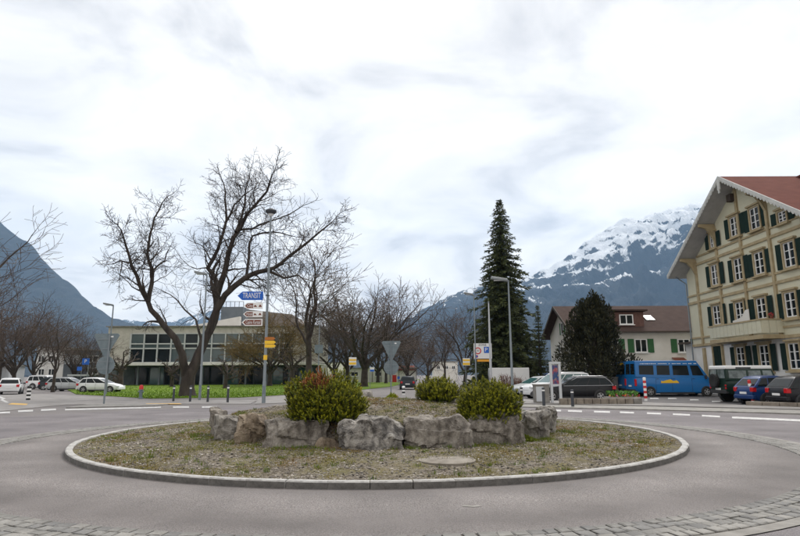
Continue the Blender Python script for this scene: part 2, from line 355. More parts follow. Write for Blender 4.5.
# setts: three courses; the nearest 300 are pieces of their own
def arc_block(r, w, da, h, seed, jit=0.005):
    q = random.Random(seed); mb = MB(); pts = []
    n = 2
    for z, ins in ((0, 0.0), (h * 0.72, 0.0), (h, 0.014)):
        for (rr, aa) in ((r + ins, -da / 2 + ins / r), (r + ins, da / 2 - ins / r), (r + w - ins, da / 2 - ins / r), (r + w - ins, -da / 2 + ins / r)):
            rr += q.uniform(-jit, jit); aa += q.uniform(-jit, jit) / r
            mb.v.append((rr * math.cos(aa), rr * math.sin(aa), z + (q.uniform(-0.004, 0.004) if z else 0)))
    for k in (0, 4):
        for i in range(4): mb.f.append((k + i, k + (i + 1) % 4, k + 4 + (i + 1) % 4, k + 4 + i))
    mb.f.append((8, 9, 10, 11)); return mb
allsetts = []
for row in range(4):
    r = RS0 + 0.012 + row * 0.162
    n = int(2 * math.pi * r / 0.165); a = rng.random()
    angs = []
    tot = 0.0; ws = [rng.uniform(0.8, 1.25) for _ in range(n)]; S = sum(ws)
    for w in ws:
        d = 2 * math.pi * w / S; angs.append((a + d / 2, d)); a += d
    for (a, d) in angs:
        p = Vector((CX + r * math.cos(a), CYS + r * math.sin(a), 0)); dd = (p - CAM)
        q = dd.dot(fw); vis = q > 1 and abs(dd.dot(rt) / q * FPX) < 420 and abs(dd.dot(up) / q * FPX) < 290
        allsetts.append((not vis, dd.length, a, d, r))
allsetts.sort()
protos = {}
rest = MB()
for k, (nv, dist, a, d, r) in enumerate(allsetts):
    key = (round(r, 3), round(d * r / 0.03)); dq = round(d * r / 0.03) * 0.03 / r
    if key not in protos:
        protos[key] = [arc_block(r, 0.15, d - 0.014 / r, 0.024, hash((key, s)) & 0xffff) for s in range(3)]
        protos[key + ('m',)] = [None] * 3
    s = rng.randrange(3)
    if k < 300:
        if protos[key + ('m',)][s] is None: protos[key + ('m',)][s] = protos[key][s].mesh('sett', False)
        o = link('sett', protos[key + ('m',)][s], rng.choice(('sett', 'sett', 'sett_b', 'sett_c')), band); o.location = (CX, CYS, 0.004 + rng.uniform(-0.004, 0.004)); o.rotation_euler = (0, 0, a)
    else:
        c_, s_ = math.cos(a), math.sin(a)
        rest.add([(CX + x * c_ - y * s_, CYS + x * s_ + y * c_, z + 0.003) for x, y, z in protos[key][s].v], protos[key][s].f)
build('setts', rest, 'sett', band, kind='stuff', fix=False)
# kerb stones of the island
nk = 76
for i in range(nk):
    mb = MB(); da = 2 * math.pi / nk - 0.010 / RK; ra, rb, h = RK - 0.14, RK, 0.118; n = 4; q = random.Random(i)
    prof = [(ra, 0), (ra, h - 0.008), (ra + 0.012, h), (rb - 0.022, h), (rb - 0.004, h - 0.018), (rb, 0)]
    for k in range(n + 1):
        a = -da / 2 + da * k / n
        for r_, z_ in prof: mb.v.append((r_ * math.cos(a), r_ * math.sin(a), z_ + (q.uniform(-0.0015, 0.0015) if z_ else 0)))
    P = len(prof)
    for k in range(n):
        for j in range(P - 1): mb.f.append((k * P + j, k * P + j + 1, (k + 1) * P + j + 1, (k + 1) * P + j))
    mb.f.append(tuple(range(P))); mb.f.append(tuple(n * P + j for j in range(P))[::-1])
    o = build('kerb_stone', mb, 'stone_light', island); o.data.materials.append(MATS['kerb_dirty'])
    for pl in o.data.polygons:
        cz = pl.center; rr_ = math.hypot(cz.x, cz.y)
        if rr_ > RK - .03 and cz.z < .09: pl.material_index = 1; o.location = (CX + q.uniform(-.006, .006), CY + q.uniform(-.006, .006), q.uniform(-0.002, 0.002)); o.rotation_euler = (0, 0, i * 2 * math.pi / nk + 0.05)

# gravel bed and mound
def mound_h(x, y):
    dx_, dy_ = x - CX, y - CY; r = math.hypot(dx_, dy_); a = math.atan2(dy_, dx_); re = math.hypot(dx_ * 0.86, dy_)
    back = ssm(0.15, 0.75, math.sin(a))                         # behind, the mound runs out in a slope
    e0, e1 = 3.40 - 0.3 * back, 3.78 + 2.4 * back
    outer = 0.085 + 0.07 * ssm(7.2, 5.0, r)
    top = 0.56 + 0.42 * (1 - min(1, (re / 3.5) ** 2)) + 0.05 * noise.noise((x * 0.8, y * 0.8, 3.3))
    k = ssm(e1, e0, re)
    return outer + (top - outer) * k + 0.018 * noise.noise((x * 2.3, y * 2.3, 0)) * ssm(7.2, 6.8, r)
def island_mat():
    m = bpy.data.materials.new('gravel_bed'); m.use_nodes = True; t = m.node_tree; L = t.links.new; b = t.nodes['Principled BSDF']; MATS['gravel_bed'] = m
    b.inputs['Roughness'].default_value = 0.95; b.inputs['Specular IOR Level'].default_value = 0.2
    tc = t.nodes.new('ShaderNodeTexCoord')
    vo = t.nodes.new('ShaderNodeTexVoronoi'); vo.inputs['Scale'].default_value = 26; L(tc.outputs['Object'], vo.inputs['Vector'])
    r = t.nodes.new('ShaderNodeValToRGB'); sc = t.nodes.new('ShaderNodeSeparateColor'); L(vo.outputs['Color'], sc.inputs[0]); L(sc.outputs[0], r.inputs[0])
    el = r.color_ramp.elements; el[0].color = (0.06, 0.047, 0.035, 1); el[1].color = (0.25, 0.22, 0.185, 1); el.new(0.5).color = (0.125, 0.105, 0.08, 1)
    n = t.nodes.new('ShaderNodeTexNoise'); n.inputs['Scale'].default_value = 1.3; n.inputs['Detail'].default_value = 8; n.inputs['Roughness'].default_value = 0.7; L(tc.outputs['Object'], n.inputs['Vector'])
    r2 = t.nodes.new('ShaderNodeValToRGB'); L(n.outputs[0], r2.inputs[0]); r2.color_ramp.elements[0].position = 0.44; r2.color_ramp.elements[1].position = 0.62
    n3 = t.nodes.new('ShaderNodeTexNoise'); n3.inputs['Scale'].default_value = 3; n3.inputs['Detail'].default_value = 5; L(tc.outputs['Object'], n3.inputs['Vector'])
    mc = t.nodes.new('ShaderNodeMix'); mc.data_type = 'RGBA'; L(n3.outputs[0], mc.inputs[0]); mc.inputs[6].default_value = (0.095, 0.105, 0.02, 1); mc.inputs[7].default_value = (0.16, 0.115, 0.05, 1)
    x = t.nodes.new('ShaderNodeMix'); x.data_type = 'RGBA'; ml = t.nodes.new('ShaderNodeMath'); ml.operation = 'MULTIPLY'; L(r2.outputs[0], ml.inputs[0]); ml.inputs[1].default_value = 0.72; L(ml.outputs[0], x.inputs[0]); L(r.outputs[0], x.inputs[6]); L(mc.outputs[2], x.inputs[7])
    L(x.outputs[2], b.inputs['Base Color'])
    bp = t.nodes.new('ShaderNodeBump'); bp.inputs['Strength'].default_value = 0.9; bp.inputs['Distance'].default_value = 0.03; L(vo.outputs['Distance'], bp.inputs['Height']); bp.invert = True; L(bp.outputs[0], b.inputs['Normal'])
island_mat()
mb = MB(); NR, NA = 60, 150
mb.v.append((CX, CY, mound_h(CX, CY)))
for i in range(1, NR + 1):
    r = (RK - 0.12) * i / NR
    for k in range(NA):
        a = 2 * math.pi * k / NA; x, y = CX + r * math.cos(a), CY + r * math.sin(a); mb.v.append((x, y, mound_h(x, y)))
for k in range(NA): mb.f.append((0, 1 + k, 1 + (k + 1) % NA))
for i in range(NR - 1):
    for k in range(NA):
        a = 1 + i * NA + k; b = 1 + i * NA + (k + 1) % NA; mb.f.append((a, a + NA, b + NA, b))
build('gravel_bed', mb, 'gravel_bed', island, smooth=80, fix=False)

# loose stones
mat('pebble', (0.11, 0.095, 0.077), 0.9, (0.29, 0.265, 0.235), scale=1.1, detail=8, island=0.85, spec=0.2)
q = np.random.default_rng(4)
def scatter(n, rmin, rmax, near):
    pts = []
    while len(pts) < n:
        r = math.sqrt(q.uniform(rmin ** 2, rmax ** 2)); a = q.uniform(0, 2 * math.pi)
        x, y = CX + r * math.cos(a), CY + r * math.sin(a)
        if y > CY + 1 and q.random() > near: continue
        pts.append((x, y))
    return pts
base_v = np.array([(1, 0, 0), (0, 1, 0), (-1, 0, 0), (0, -1, 0), (0.1, 0, 0.9), (0, 0.1, -0.9)], float)
base_f = [(0, 1, 4), (1, 2, 4), (2, 3, 4), (3, 0, 4), (1, 0, 5), (2, 1, 5), (3, 2, 5), (0, 3, 5)]
gv = []; gf = []
for (x, y) in scatter(29000, 0, RK - 0.22, 0.35):
    s = 0.007 + 0.020 * q.random() ** 2.4
    v = base_v * np.array([s * q.uniform(.7, 1.5), s * q.uniform(.7, 1.3), s * q.uniform(.4, .8)]) + q.normal(0, s * .14, (6, 3))
    a = q.uniform(0, 6.28); c_, s_ = math.cos(a), math.sin(a); z = mound_h(x, y) + s * .25
    o = len(gv)
    gv.extend([(x + p[0] * c_ - p[1] * s_, y + p[0] * s_ + p[1] * c_, z + p[2]) for p in v]); gf.extend([(i + o, j + o, k + o) for i, j, k in base_f])
mb = MB(); mb.v = gv; mb.f = gf
build('gravel', mb, 'pebble', island, kind='stuff', fix=False)
# moss and low weeds growing in drifts between the stones
mat('moss', (0.12, 0.135, 0.012), 0.9, (0.20, 0.185, 0.02), scale=1.5, detail=6, island=0.45, spec=0.1, col3=(0.27, 0.15, 0.05), s3=0.8)
mat('weed', (0.08, 0.13, 0.015), 0.8, (0.16, 0.20, 0.03), scale=1.0, island=0.35, spec=0.15)
def blades(mb, x, y, z, n, h, spread, lean=0.6):
    for _ in range(n):
        a = q.uniform(0, 6.28); rr = spread * q.random() ** .7; bx, by = x + rr * math.cos(a), y + rr * math.sin(a); hh = h * q.uniform(.5, 1.2)
        l = lean * hh * q.random(); w = 0.004 + 0.05 * hh * q.random(); b = q.uniform(0, 6.28)
        o = len(mb.v)
        mb.v += [(bx - w * math.cos(b), by - w * math.sin(b), z - .01), (bx + w * math.cos(b), by + w * math.sin(b), z - .01), (bx + l * math.cos(a), by + l * math.sin(a), z + hh)]
        mb.f.append((o, o + 1, o + 2))
mo = MB(); we = MB()
for (x, y) in scatter(20000, 0, RK - 0.24, 0.3):
    d = noise.fractal((x * 0.75 + 9, y * 0.75, 1.7), 0.7, 2.2, 4)
    if d > -0.02: blades(mo, x, y, mound_h(x, y), 7, 0.02 + 0.02 * q.random(), 0.06, 1.4)
    elif d > -0.2 and q.random() < 0.2: blades(mo, x, y, mound_h(x, y), 6, 0.025, 0.05, 1.4)
for (x, y) in scatter(700, 0, RK - 0.26, 0.3):
    if noise.noise((x * 0.9, y * 0.9, 8.1)) > -0.05: blades(we, x, y, mound_h(x, y), int(8 + 16 * q.random()), 0.045 + 0.05 * q.random(), 0.07)
for k in range(150):                                             # weeds along the foot of the boulders
    a = math.radians(rng.uniform(190, 350)); r = 3.95 + rng.uniform(-0.05, 0.35); x, y = CX + r * math.cos(a) / 0.86, CY + r * math.sin(a)
    if noise.noise((a * 4, 0, 0)) > -0.1: blades(we, x, y, mound_h(x, y), 22, 0.07, 0.09)
build('moss', mo, 'moss', island, kind='stuff', fix=False)
build('weeds', we, 'weed', island, kind='stuff', fix=False)

# paved strips beyond the ring road
slab('pavement', pixpoly([(-40, 416), (40, 407.5), (66, 405), (150, 404.2), (250, 404.2), (258, 400.4), (150, 400.2), (75, 396), (40, 394), (-60, 397)], 0.0), -0.02, 0.03, 'pavement', kind='structure')
slab('splitter_island', pixpoly([(66, 408.3), (155, 406.2), (170, 404.6), (90, 404.6)], 0), -0.02, 0.045, 'sett', kind='structure')
slab('verge_strip', pixpoly([(470, 406.5), (560, 408.4), (640, 410.2), (720, 412.4), (830, 415.5), (830, 412.0), (720, 409.2), (640, 407.2), (560, 405.7), (470, 404.6)], 0), -0.02, 0.05, 'sett_b', kind='structure')
slab('pavement', pixpoly([(470, 404.4), (560, 405.5), (640, 407.0), (720, 409.0), (830, 411.8), (830, 409.8), (760, 407.2), (650, 404.2), (520, 400), (470, 399)], 0), -0.02, 0.09, 'pavement', kind='structure')
slab('pavement', pixpoly([(255, 404.4), (300, 402.6), (360, 399.5), (372, 393.5), (330, 392.2), (258, 398.3)], 0), -0.02, 0.03, 'pavement', kind='structure')
slab('parking_area', pixpoly([(470, 398.9), (520, 399.9), (650, 404.1), (760, 407.1), (840, 409.8), (900, 402), (830, 390), (720, 386), (500, 386)], 0), -0.02, 0.008, 'dark_asphalt', kind='structure')
# markings
def mark(px, m='paint_white', z=0.012):
    return build('road_marking', MB().quad(*[(p.x, p.y, z) for p in pixpoly(px)]), m, kind='structure', fix=False)
for a, b, c, d in ((545, 561, 410.6, 411.0), (568, 582, 411.2, 411.7), (594, 610, 411.9, 412.4), (620, 634, 412.6, 413.1), (647, 661, 413.5, 414.1), (673, 690, 414.6, 415.3), (702, 720, 416.0, 417.0)):
    mark([(a, c - .9), (b, d - .9), (b, d + .7), (a, c + .7)])
mark([(732, 416.8), (850, 421.8), (850, 424.2), (732, 418.6)])
mark([(65, 409.2), (161, 406.9), (161, 408.0), (65, 410.6)])
for a, b, c in ((173, 189, 407.3), (202, 217, 407.2)): mark([(a, c - .7), (b, c - .8), (b, c + .7), (a, c + .8)])
for a, b, c in ((-8, 10, 413), (18, 33, 411.2), (41, 56, 410)): mark([(a, c - .6), (b, c - 1.2), (b, c + .4), (a, c + 1.2)])
mark([(8, 405), (26, 405.6), (28, 404.4), (12, 403.6)], 'paint_yellow', 0.037)
mark([(146, 404.9), (182, 404.7), (180, 404.0), (146, 404.1)], 'paint_yellow', 0.037)
mark([(-2, 396), (6, 399), (3, 400), (9, 403), (6, 403.4), (0, 400.5), (2, 399.6), (-4, 397)], 'paint_white', 0.037)
for a, c in ((650, 398.6), (668, 398.6), (690, 400), (712, 401.6)): mark([(a, c - .5), (a + 8, c - .4), (a + 9, c + .4), (a, c + .4)])
for px in ([(463, 506.4), (468, 505.8), (471, 507), (478, 506.2), (482, 507.6), (474, 508.4), (467, 508), (462, 507.8)],): mark(px, 'concrete', 0.0165)
# lawn
slab('lawn', pixpoly([(76, 394.4), (110, 396.2), (150, 398.6), (240, 397.6), (300, 394), (345, 391.6), (392, 386.6), (412, 381.6), (420, 379.4), (70, 379.6), (60, 386)], 0), -0.02, 0.06, 'lawn', kind='structure')
mb = MB(); qq = random.Random(5)
for _ in range(16000):
    px = qq.uniform(76, 345); py = qq.uniform(384, 398.6)
    lim = interp([(76, 394.4), (110, 396.2), (150, 398.6), (240, 397.6), (300, 394), (345, 391.6)], px)
    if py > lim - .05: continue
    p = G(px, py, 0.06); h = qq.uniform(.05, .13); a = qq.uniform(0, 6.28); w = .03
    o = len(mb.v); mb.v += [(p.x - w * math.cos(a), p.y - w * math.sin(a), .055), (p.x + w * math.cos(a), p.y + w * math.sin(a), .055), (p.x + qq.uniform(-.06, .06), p.y + qq.uniform(-.06, .06), .06 + h)]; mb.f.append((o, o + 1, o + 2))
mat('grass', (0.10, 0.18, 0.008), 0.85, island=0.35, spec=0.15)
o = build('grass', mb, 'grass', kind='stuff', fix=False); o['label'] = 'short green lawn grass under the bare trees'; o['category'] = 'grass'

# ------------------------------------------------------------------ boulders
def rock_mat(name, c0, c1, streak):
    m = bpy.data.materials.new(name); m.use_nodes = True; t = m.node_tree; L = t.links.new; b = t.nodes['Principled BSDF']; MATS[name] = m
    b.inputs['Roughness'].default_value = 0.9; b.inputs['Specular IOR Level'].default_value = 0.25
    tc = t.nodes.new('ShaderNodeTexCoord')
    n = t.nodes.new('ShaderNodeTexNoise'); n.inputs['Scale'].default_value = 4.5; n.inputs['Detail'].default_value = 14; n.inputs['Roughness'].default_value = 0.8; n.inputs['Distortion'].default_value = 0.6; L(tc.outputs['Object'], n.inputs['Vector'])
    r = t.nodes.new('ShaderNodeValToRGB'); L(n.outputs[0], r.inputs[0]); el = r.color_ramp.elements; el[0].position = 0.40; el[0].color = (*c0, 1); el[1].position = 0.60; el[1].color = (*c1, 1)
    mp = t.nodes.new('ShaderNodeMapping'); mp.inputs['Scale'].default_value = (5, 5, 0.8); L(tc.outputs['Object'], mp.inputs[0])
    n2 = t.nodes.new('ShaderNodeTexNoise'); n2.inputs['Scale'].default_value = 1.0; n2.inputs['Detail'].default_value = 7; L(mp.outputs[0], n2.inputs['Vector'])
    r2 = t.nodes.new('ShaderNodeValToRGB'); L(n2.outputs[0], r2.inputs[0]); r2.color_ramp.elements[0].position = 0.52; r2.color_ramp.elements[1].position = 0.68
    x = t.nodes.new('ShaderNodeMix'); x.data_type = 'RGBA'; ml = t.nodes.new('ShaderNodeMath'); ml.operation = 'MULTIPLY'; L(r2.outputs[0], ml.inputs[0]); ml.inputs[1].default_value = 0.75
    L(ml.outputs[0], x.inputs[0]); L(r.outputs[0], x.inputs[6]); x.inputs[7].default_value = (*streak, 1); L(x.outputs[2], b.inputs['Base Color'])
    n4 = t.nodes.new('ShaderNodeTexNoise'); n4.inputs['Scale'].default_value = 7; n4.inputs['Detail'].default_value = 12; n4.inputs['Roughness'].default_value = 0.7; L(tc.outputs['Object'], n4.inputs['Vector'])
    bp = t.nodes.new('ShaderNodeBump'); bp.inputs['Strength'].default_value = 1.0; bp.inputs['Distance'].default_value = 0.11; L(n4.outputs[0], bp.inputs['Height']); L(bp.outputs[0], b.inputs['Normal'])
rock_mat('rock_grey', (0.15, 0.131, 0.112), (0.40, 0.365, 0.32), (0.055, 0.045, 0.038))
rock_mat('rock_dark', (0.055, 0.05, 0.046), (0.46, 0.43, 0.39), (0.045, 0.042, 0.043))
rock_mat('rock_brown', (0.16, 0.12, 0.082), (0.40, 0.325, 0.245), (0.07, 0.052, 0.04))
rock_mat('rock_pale', (0.19, 0.175, 0.155), (0.44, 0.41, 0.37), (0.11, 0.10, 0.095))
def boulder(label, pxa, pxb, pbase, ptop, depth, m, seed, taper=0.86, z0=0.12, cuts=22, yaw=0.0, name='boulder', group='boulders round the mound', rough=1.0, chops=9):
    c = G((pxa + pxb) / 2, pbase, z0); t = PY((pxa + pxb) / 2, ptop, c.y)
    W = (pxb - pxa) / FPX * c.y * 1.03; H = t.z - z0 + 0.12 - 0.03 * (depth > .45); q = random.Random(seed)
    bm = bmesh.new(); bmesh.ops.create_cube(bm, size=1.0); bmesh.ops.subdivide_edges(bm, edges=bm.edges[:], cuts=cuts, use_grid_fill=True)
    # chop corners with random planes, then fracture with noise
    planes = [(Vector((q.uniform(-1, 1), q.uniform(-1, .3), q.uniform(-.25, .95))).normalized(), q.uniform(.50, .64) if chops < 8 else q.uniform(.47, .62)) for _ in range(chops)]
    sv = Vector((seed * 3.7, seed * 1.3, seed * 0.7))
    for v in bm.verts:
        p = v.co.copy()
        for n_, d_ in planes:
            e_ = p.dot(n_) - d_
            if e_ > 0: p -= n_ * e_
        k = 1 - (1 - taper) * (p.z + .5)
        w = Vector((p.x * W * k, p.y * depth * k, (p.z + .5) * H))
        s = w * 1.6 + sv
        dn = Vector((noise.noise(s), noise.noise(s + Vector((7, 0, 0))), noise.noise(s + Vector((0, 9, 0))))) * 0.13
        s2 = w * 5.5 + sv
        cell = noise.cell(Vector((w.x * 3.1 + w.z, w.y * 3.1, w.z * 3.6 + w.x * .5)) + sv) * 0.05
        dn += Vector((noise.noise(s2), noise.noise(s2 + Vector((7, 0, 0))), noise.noise(s2 + Vector((0, 9, 0))))) * 0.04
        rg = noise.ridged_multi_fractal(w * 3.4 + sv, 1.0, 2.1, 5, 1.0, 2.0) - 1.2
        cell -= rg * 0.022
        s3 = w * 16 + sv
        dn += Vector((noise.noise(s3), noise.noise(s3 + Vector((5, 0, 0))), noise.noise(s3 + Vector((0, 5, 0))))) * 0.014
        nn = Vector((p.x, p.y * 1.2, p.z)).normalized()
        w += (dn + nn * cell) * rough * min(1, H / .5)
        v.co = w
    me = bpy.data.meshes.new(name); bm.to_mesh(me); bm.free()
    o = link(name, me, m, smooth=24); o.location = (c.x, c.y + depth * 0.5, z0 - 0.12); o.rotation_euler = (0, 0, yaw)
    return tag(o, label, 'boulder', group)
boulder('thin upright grey slab at the left end of the boulder row', 207.5, 220, 437, 410, 0.5, 'rock_grey', 1, 0.92, yaw=0.6, chops=4)
boulder('narrow pale-topped boulder, second from the left of the row', 214, 238, 442, 413.5, 0.5, 'rock_pale', 2, 0.85, yaw=0.45, chops=4)
boulder('brown upright boulder with rusty streaks, third from the left', 233, 265, 445, 415, 0.5, 'rock_brown', 3, 0.84, yaw=0.35, chops=4)
boulder('long rough grey boulder below the left pine shrub', 262, 324, 449, 419.5, 0.7, 'rock_grey', 14, 0.93, yaw=0.12, chops=4)
boulder('dark white-veined boulder in the middle of the row', 338, 404, 451.5, 417.5, 0.75, 'rock_dark', 5, 0.88)
boulder('blocky grey boulder with vertical cracks, right of the dark veined one', 406, 469, 449.5, 417.5, 0.75, 'rock_grey', 6, 0.94, yaw=-0.05, chops=4)
boulder('rounded grey boulder in front of the right pine shrub', 469, 523, 446.5, 413.5, 0.7, 'rock_grey', 21, 0.86, yaw=-0.2)
boulder('pale whitish boulder near the right end of the row', 520, 549, 440.5, 411, 0.55, 'rock_pale', 8, 0.88, yaw=-0.45)
boulder('thin dark boulder at the right end of the row', 541, 553, 435.5, 407, 0.6, 'rock_dark', 9, 0.9, yaw=-0.7)
boulder('small low boulder wedged in the gap left of the dark veined one', 316, 341, 450, 440, 0.35, 'rock_brown', 10, 0.8, cuts=9)
boulder('flat grey stone lying on the gravel left of the pine shrub', 266, 286, 410.5, 405, 0.45, 'rock_grey', 11, 0.7, z0=0.66, cuts=8, group='stones on the mound')
boulder('pale flat stone lying on the gravel right of the left pine shrub', 361, 373, 395.5, 391, 0.35, 'rock_pale', 12, 0.7, z0=0.90, cuts=8, group='stones on the mound')
# manhole
c = G(447, 459.5, 0.15)
mat('lid_concrete', (0.15, 0.13, 0.105), 0.95, (0.25, 0.225, 0.19), scale=5, detail=8, bump=.5, bscale=50)
mh = thing('manhole_cover', 'round concrete manhole cover set in the gravel in front of the boulders', 'manhole cover', (c.x, c.y, mound_h(c.x, c.y) - 0.048))
build('rim', MB().lathe([(0.50, 0), (0.50, 0.055), (0.49, 0.06), (0.46, 0.06), (0.455, 0.05)], 40), 'lid_concrete', mh, smooth=40)
build('lid', MB().lathe([(0.452, 0), (0.452, 0.05), (0.445, 0.058), (0.05, 0.066), (0.02, 0.066)], 40), 'lid_concrete', mh, smooth=40)

# ------------------------------------------------------------------ vegetation
def rv(q): return Vector((q.gauss(0, 1), q.gauss(0, 1), q.gauss(0, 1))).normalized()
def mugo(label, loc, w, h, n, seed, brown=None, cut=0.0):
    q = random.Random(seed)
    t = thing('pine_shrub', label, 'shrub', loc, group='pine shrubs on the mound')
    fol = {False: MB(), True: MB()}; tone = {False: [], True: []}
    st = MB()
    lobes = [(Vector((0, 0, 0.38 * h)), w * .36, h * .52)]
    for k in range(9):
        a = 6.283 * k / 9 + q.uniform(-.3, .3); rr = w * q.uniform(.22, .34)
        lobes.append((Vector((rr * math.cos(a), rr * math.sin(a) * .85, h * q.uniform(.22, .5))), w * q.uniform(.17, .25), h * q.uniform(.28, .46)))
    for k in range(n):
        d = rv(q); d.z = abs(d.z); az = math.atan2(d.y, d.x)
        bump = 1 + .24 * noise.noise((math.cos(az) * 1.9 + seed, math.sin(az) * 1.9, d.z * 2.2)) + .09 * noise.noise((d.x * 5 + seed, d.y * 5, d.z * 5))
        f = q.uniform(.35, 1.0) ** .45 * bump
        sq = 1 - .10 * d.z
        p = Vector((d.x * w / 2 * f * (1.06 - .16 * (1 - d.z) ** 3), d.y * w / 2 * f, d.z ** .8 * h * .9 * f))
        if p.z < .03: p.z = q.uniform(.0, .05)
        ax = (Vector((d.x * .75, d.y * .75, max(.15, d.z * .5) + .75)) + rv(q) * .22).normalized()
        ln = q.uniform(.08, .15) * (1.3 if q.random() < .15 else 1)
        br = bool(brown and (p - Vector(brown[0])).length < brown[1] * q.uniform(.6, 1.15) and p.y < .1)
        mb = fol[br]; tn = tone[br]
        e1 = ax.orthogonal().normalized(); e2 = ax.cross(e1); bright = q.uniform(.55, 1.0)
        for i in range(24):
            u = q.random() ** .8; a = q.uniform(0, 6.283); o_ = e1 * math.cos(a) + e2 * math.sin(a)
            b = p + ax * ln * (u * .95 - .1); tip = b + (o_ * q.uniform(.55, 1.0) + ax * q.uniform(.5, 1.3)).normalized() * q.uniform(.035, .058)
            sd_ = ax.cross(o_) * .0075; o = len(mb.v)
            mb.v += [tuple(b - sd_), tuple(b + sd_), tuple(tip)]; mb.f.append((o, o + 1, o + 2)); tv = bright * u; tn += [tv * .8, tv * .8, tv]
        if k % 4 == 0:
            st.tube([Vector((p.x * .15, p.y * .15, 0)), Vector((p.x * .6, p.y * .6, p.z * .45)), p], [.016, .011, .005], 4, False)
    for b in (False, True):
        if fol[b].v:
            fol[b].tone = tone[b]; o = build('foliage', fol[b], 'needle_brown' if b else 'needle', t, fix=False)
            if b: o['label'] = 'rusty brown dead shoots'
    build('stems', st, 'bark', t, fix=False)
    return t
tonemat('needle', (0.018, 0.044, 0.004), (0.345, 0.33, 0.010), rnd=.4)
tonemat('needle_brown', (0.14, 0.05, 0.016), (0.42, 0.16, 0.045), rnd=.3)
def on_mound(px, y): 
    x = (px - 400) / FPX * y; return (x, y, mound_h(x, y) - .02)
mugo('round pine shrub with rusty brown dead shoots, left on the mound', on_mound(326, 12.95), 1.84, 1.10, 3000, 3, brown=((-.14, -.34, .88), .34))
mugo('large dense green pine shrub on the right of the mound', on_mound(486, 13.15), 1.42, 0.98, 2200, 5)
mugo('lower pine shrub at the back, left of the large green one', on_mound(437, 15.6), 1.2, .62, 1100, 8)
# young sprig reaching out on the left, cushions and weeds
t = thing('leafy_sprig', 'thin leaning green sprig left of the brown-tipped pine shrub', 'plant', on_mound(289, 12.75))
mb = MB(); tn = []; q = random.Random(2); st = MB()
for br in ((-.12, .0, .24), (-.22, .05, .30), (-.02, 0, .2)):
    tip = Vector(br); st.tube([(0.1, 0, 0), tip * .6 + Vector((0, 0, -.03)), tip], [.009, .007, .004], 4, False)
    for s in (.45, .65, .85, 1.0):
        p = tip * s
        for i in range(26):
            d = (rv(q) + Vector((0, 0, .8))).normalized(); b = p + rv(q) * .015; e_ = b + d * q.uniform(.04, .07); sd_ = d.orthogonal() * .006; o = len(mb.v)
            mb.v += [tuple(b - sd_), tuple(b + sd_), tuple(e_)]; mb.f.append((o, o + 1, o + 2)); u = q.uniform(.2, .9); tn += [u * .6, u * .6, u]
mb.tone = tn; build('foliage', mb, 'needle', t, fix=False); build('stem', st, 'bark', t, fix=False)
def cushion(label, px, y, w, h, n, m, flower=0):
    t = thing('cushion_plant', label, 'plant', on_mound(px, y)); mb = MB(); q = random.Random(px)
    for _ in range(n):
        a = q.uniform(0, 6.283); r = math.sqrt(q.random()) * w / 2; p = Vector((r * math.cos(a), r * math.sin(a), h * (1 - (2 * r / w) ** 2) * q.uniform(.2, 1)))
        d = (Vector((p.x / w, p.y / w, .7)) + rv(q) * .5).normalized(); e_ = p + d * q.uniform(.03, .06); sd_ = rv(q).cross(d).normalized() * .012; o = len(mb.v)
        mb.v += [tuple(p - sd_), tuple(p + sd_), tuple(e_ + sd_ * .4), tuple(e_ - sd_ * .4)]; mb.f.append((o, o + 1, o + 2, o + 3))
    build('leaves', mb, m, t, fix=False)
    if flower:
        fl = MB()
        for i in range(flower):
            p = Vector((.12 + q.uniform(-.05, .05), q.uniform(-.05, .05), q.uniform(.05, .12)))
            for k in range(6):
                a = k * 1.047; fl.quad(p, p + Vector((.03 * math.cos(a - .4), .03 * math.sin(a - .4), .012)), p + Vector((.045 * math.cos(a), .045 * math.sin(a), .01)), p + Vector((.03 * math.cos(a + .4), .03 * math.sin(a + .4), .012)))
        build('flower', fl, 'yellow_flower', t, fix=False)
mat('cushion', (0.14, 0.17, 0.02), 0.8, island=.4, spec=.15); mat('cushion_bright', (0.22, 0.25, 0.015), 0.8, island=.3, spec=.15); mat('yellow_flower', (0.75, 0.42, 0.01), 0.7)
mat('dry', (0.20, 0.12, 0.05), 0.9, island=.4)
cushion('low yellow-green cushion plant right of the large pine shrub', 519, 13.2, .55, .13, 900, 'cushion')
cushion('small bright plant with a yellow flower at the back of the mound', 392, 17.3, .36, .18, 500, 'cushion_bright', 5)
cushion('low green cushion at the foot of the large pine shrub', 462, 12.9, .4, .07, 500, 'cushion')
cushion('dry brown tuft in the gravel behind the middle boulders', 437, 12.3, .3, .14, 260, 'dry')

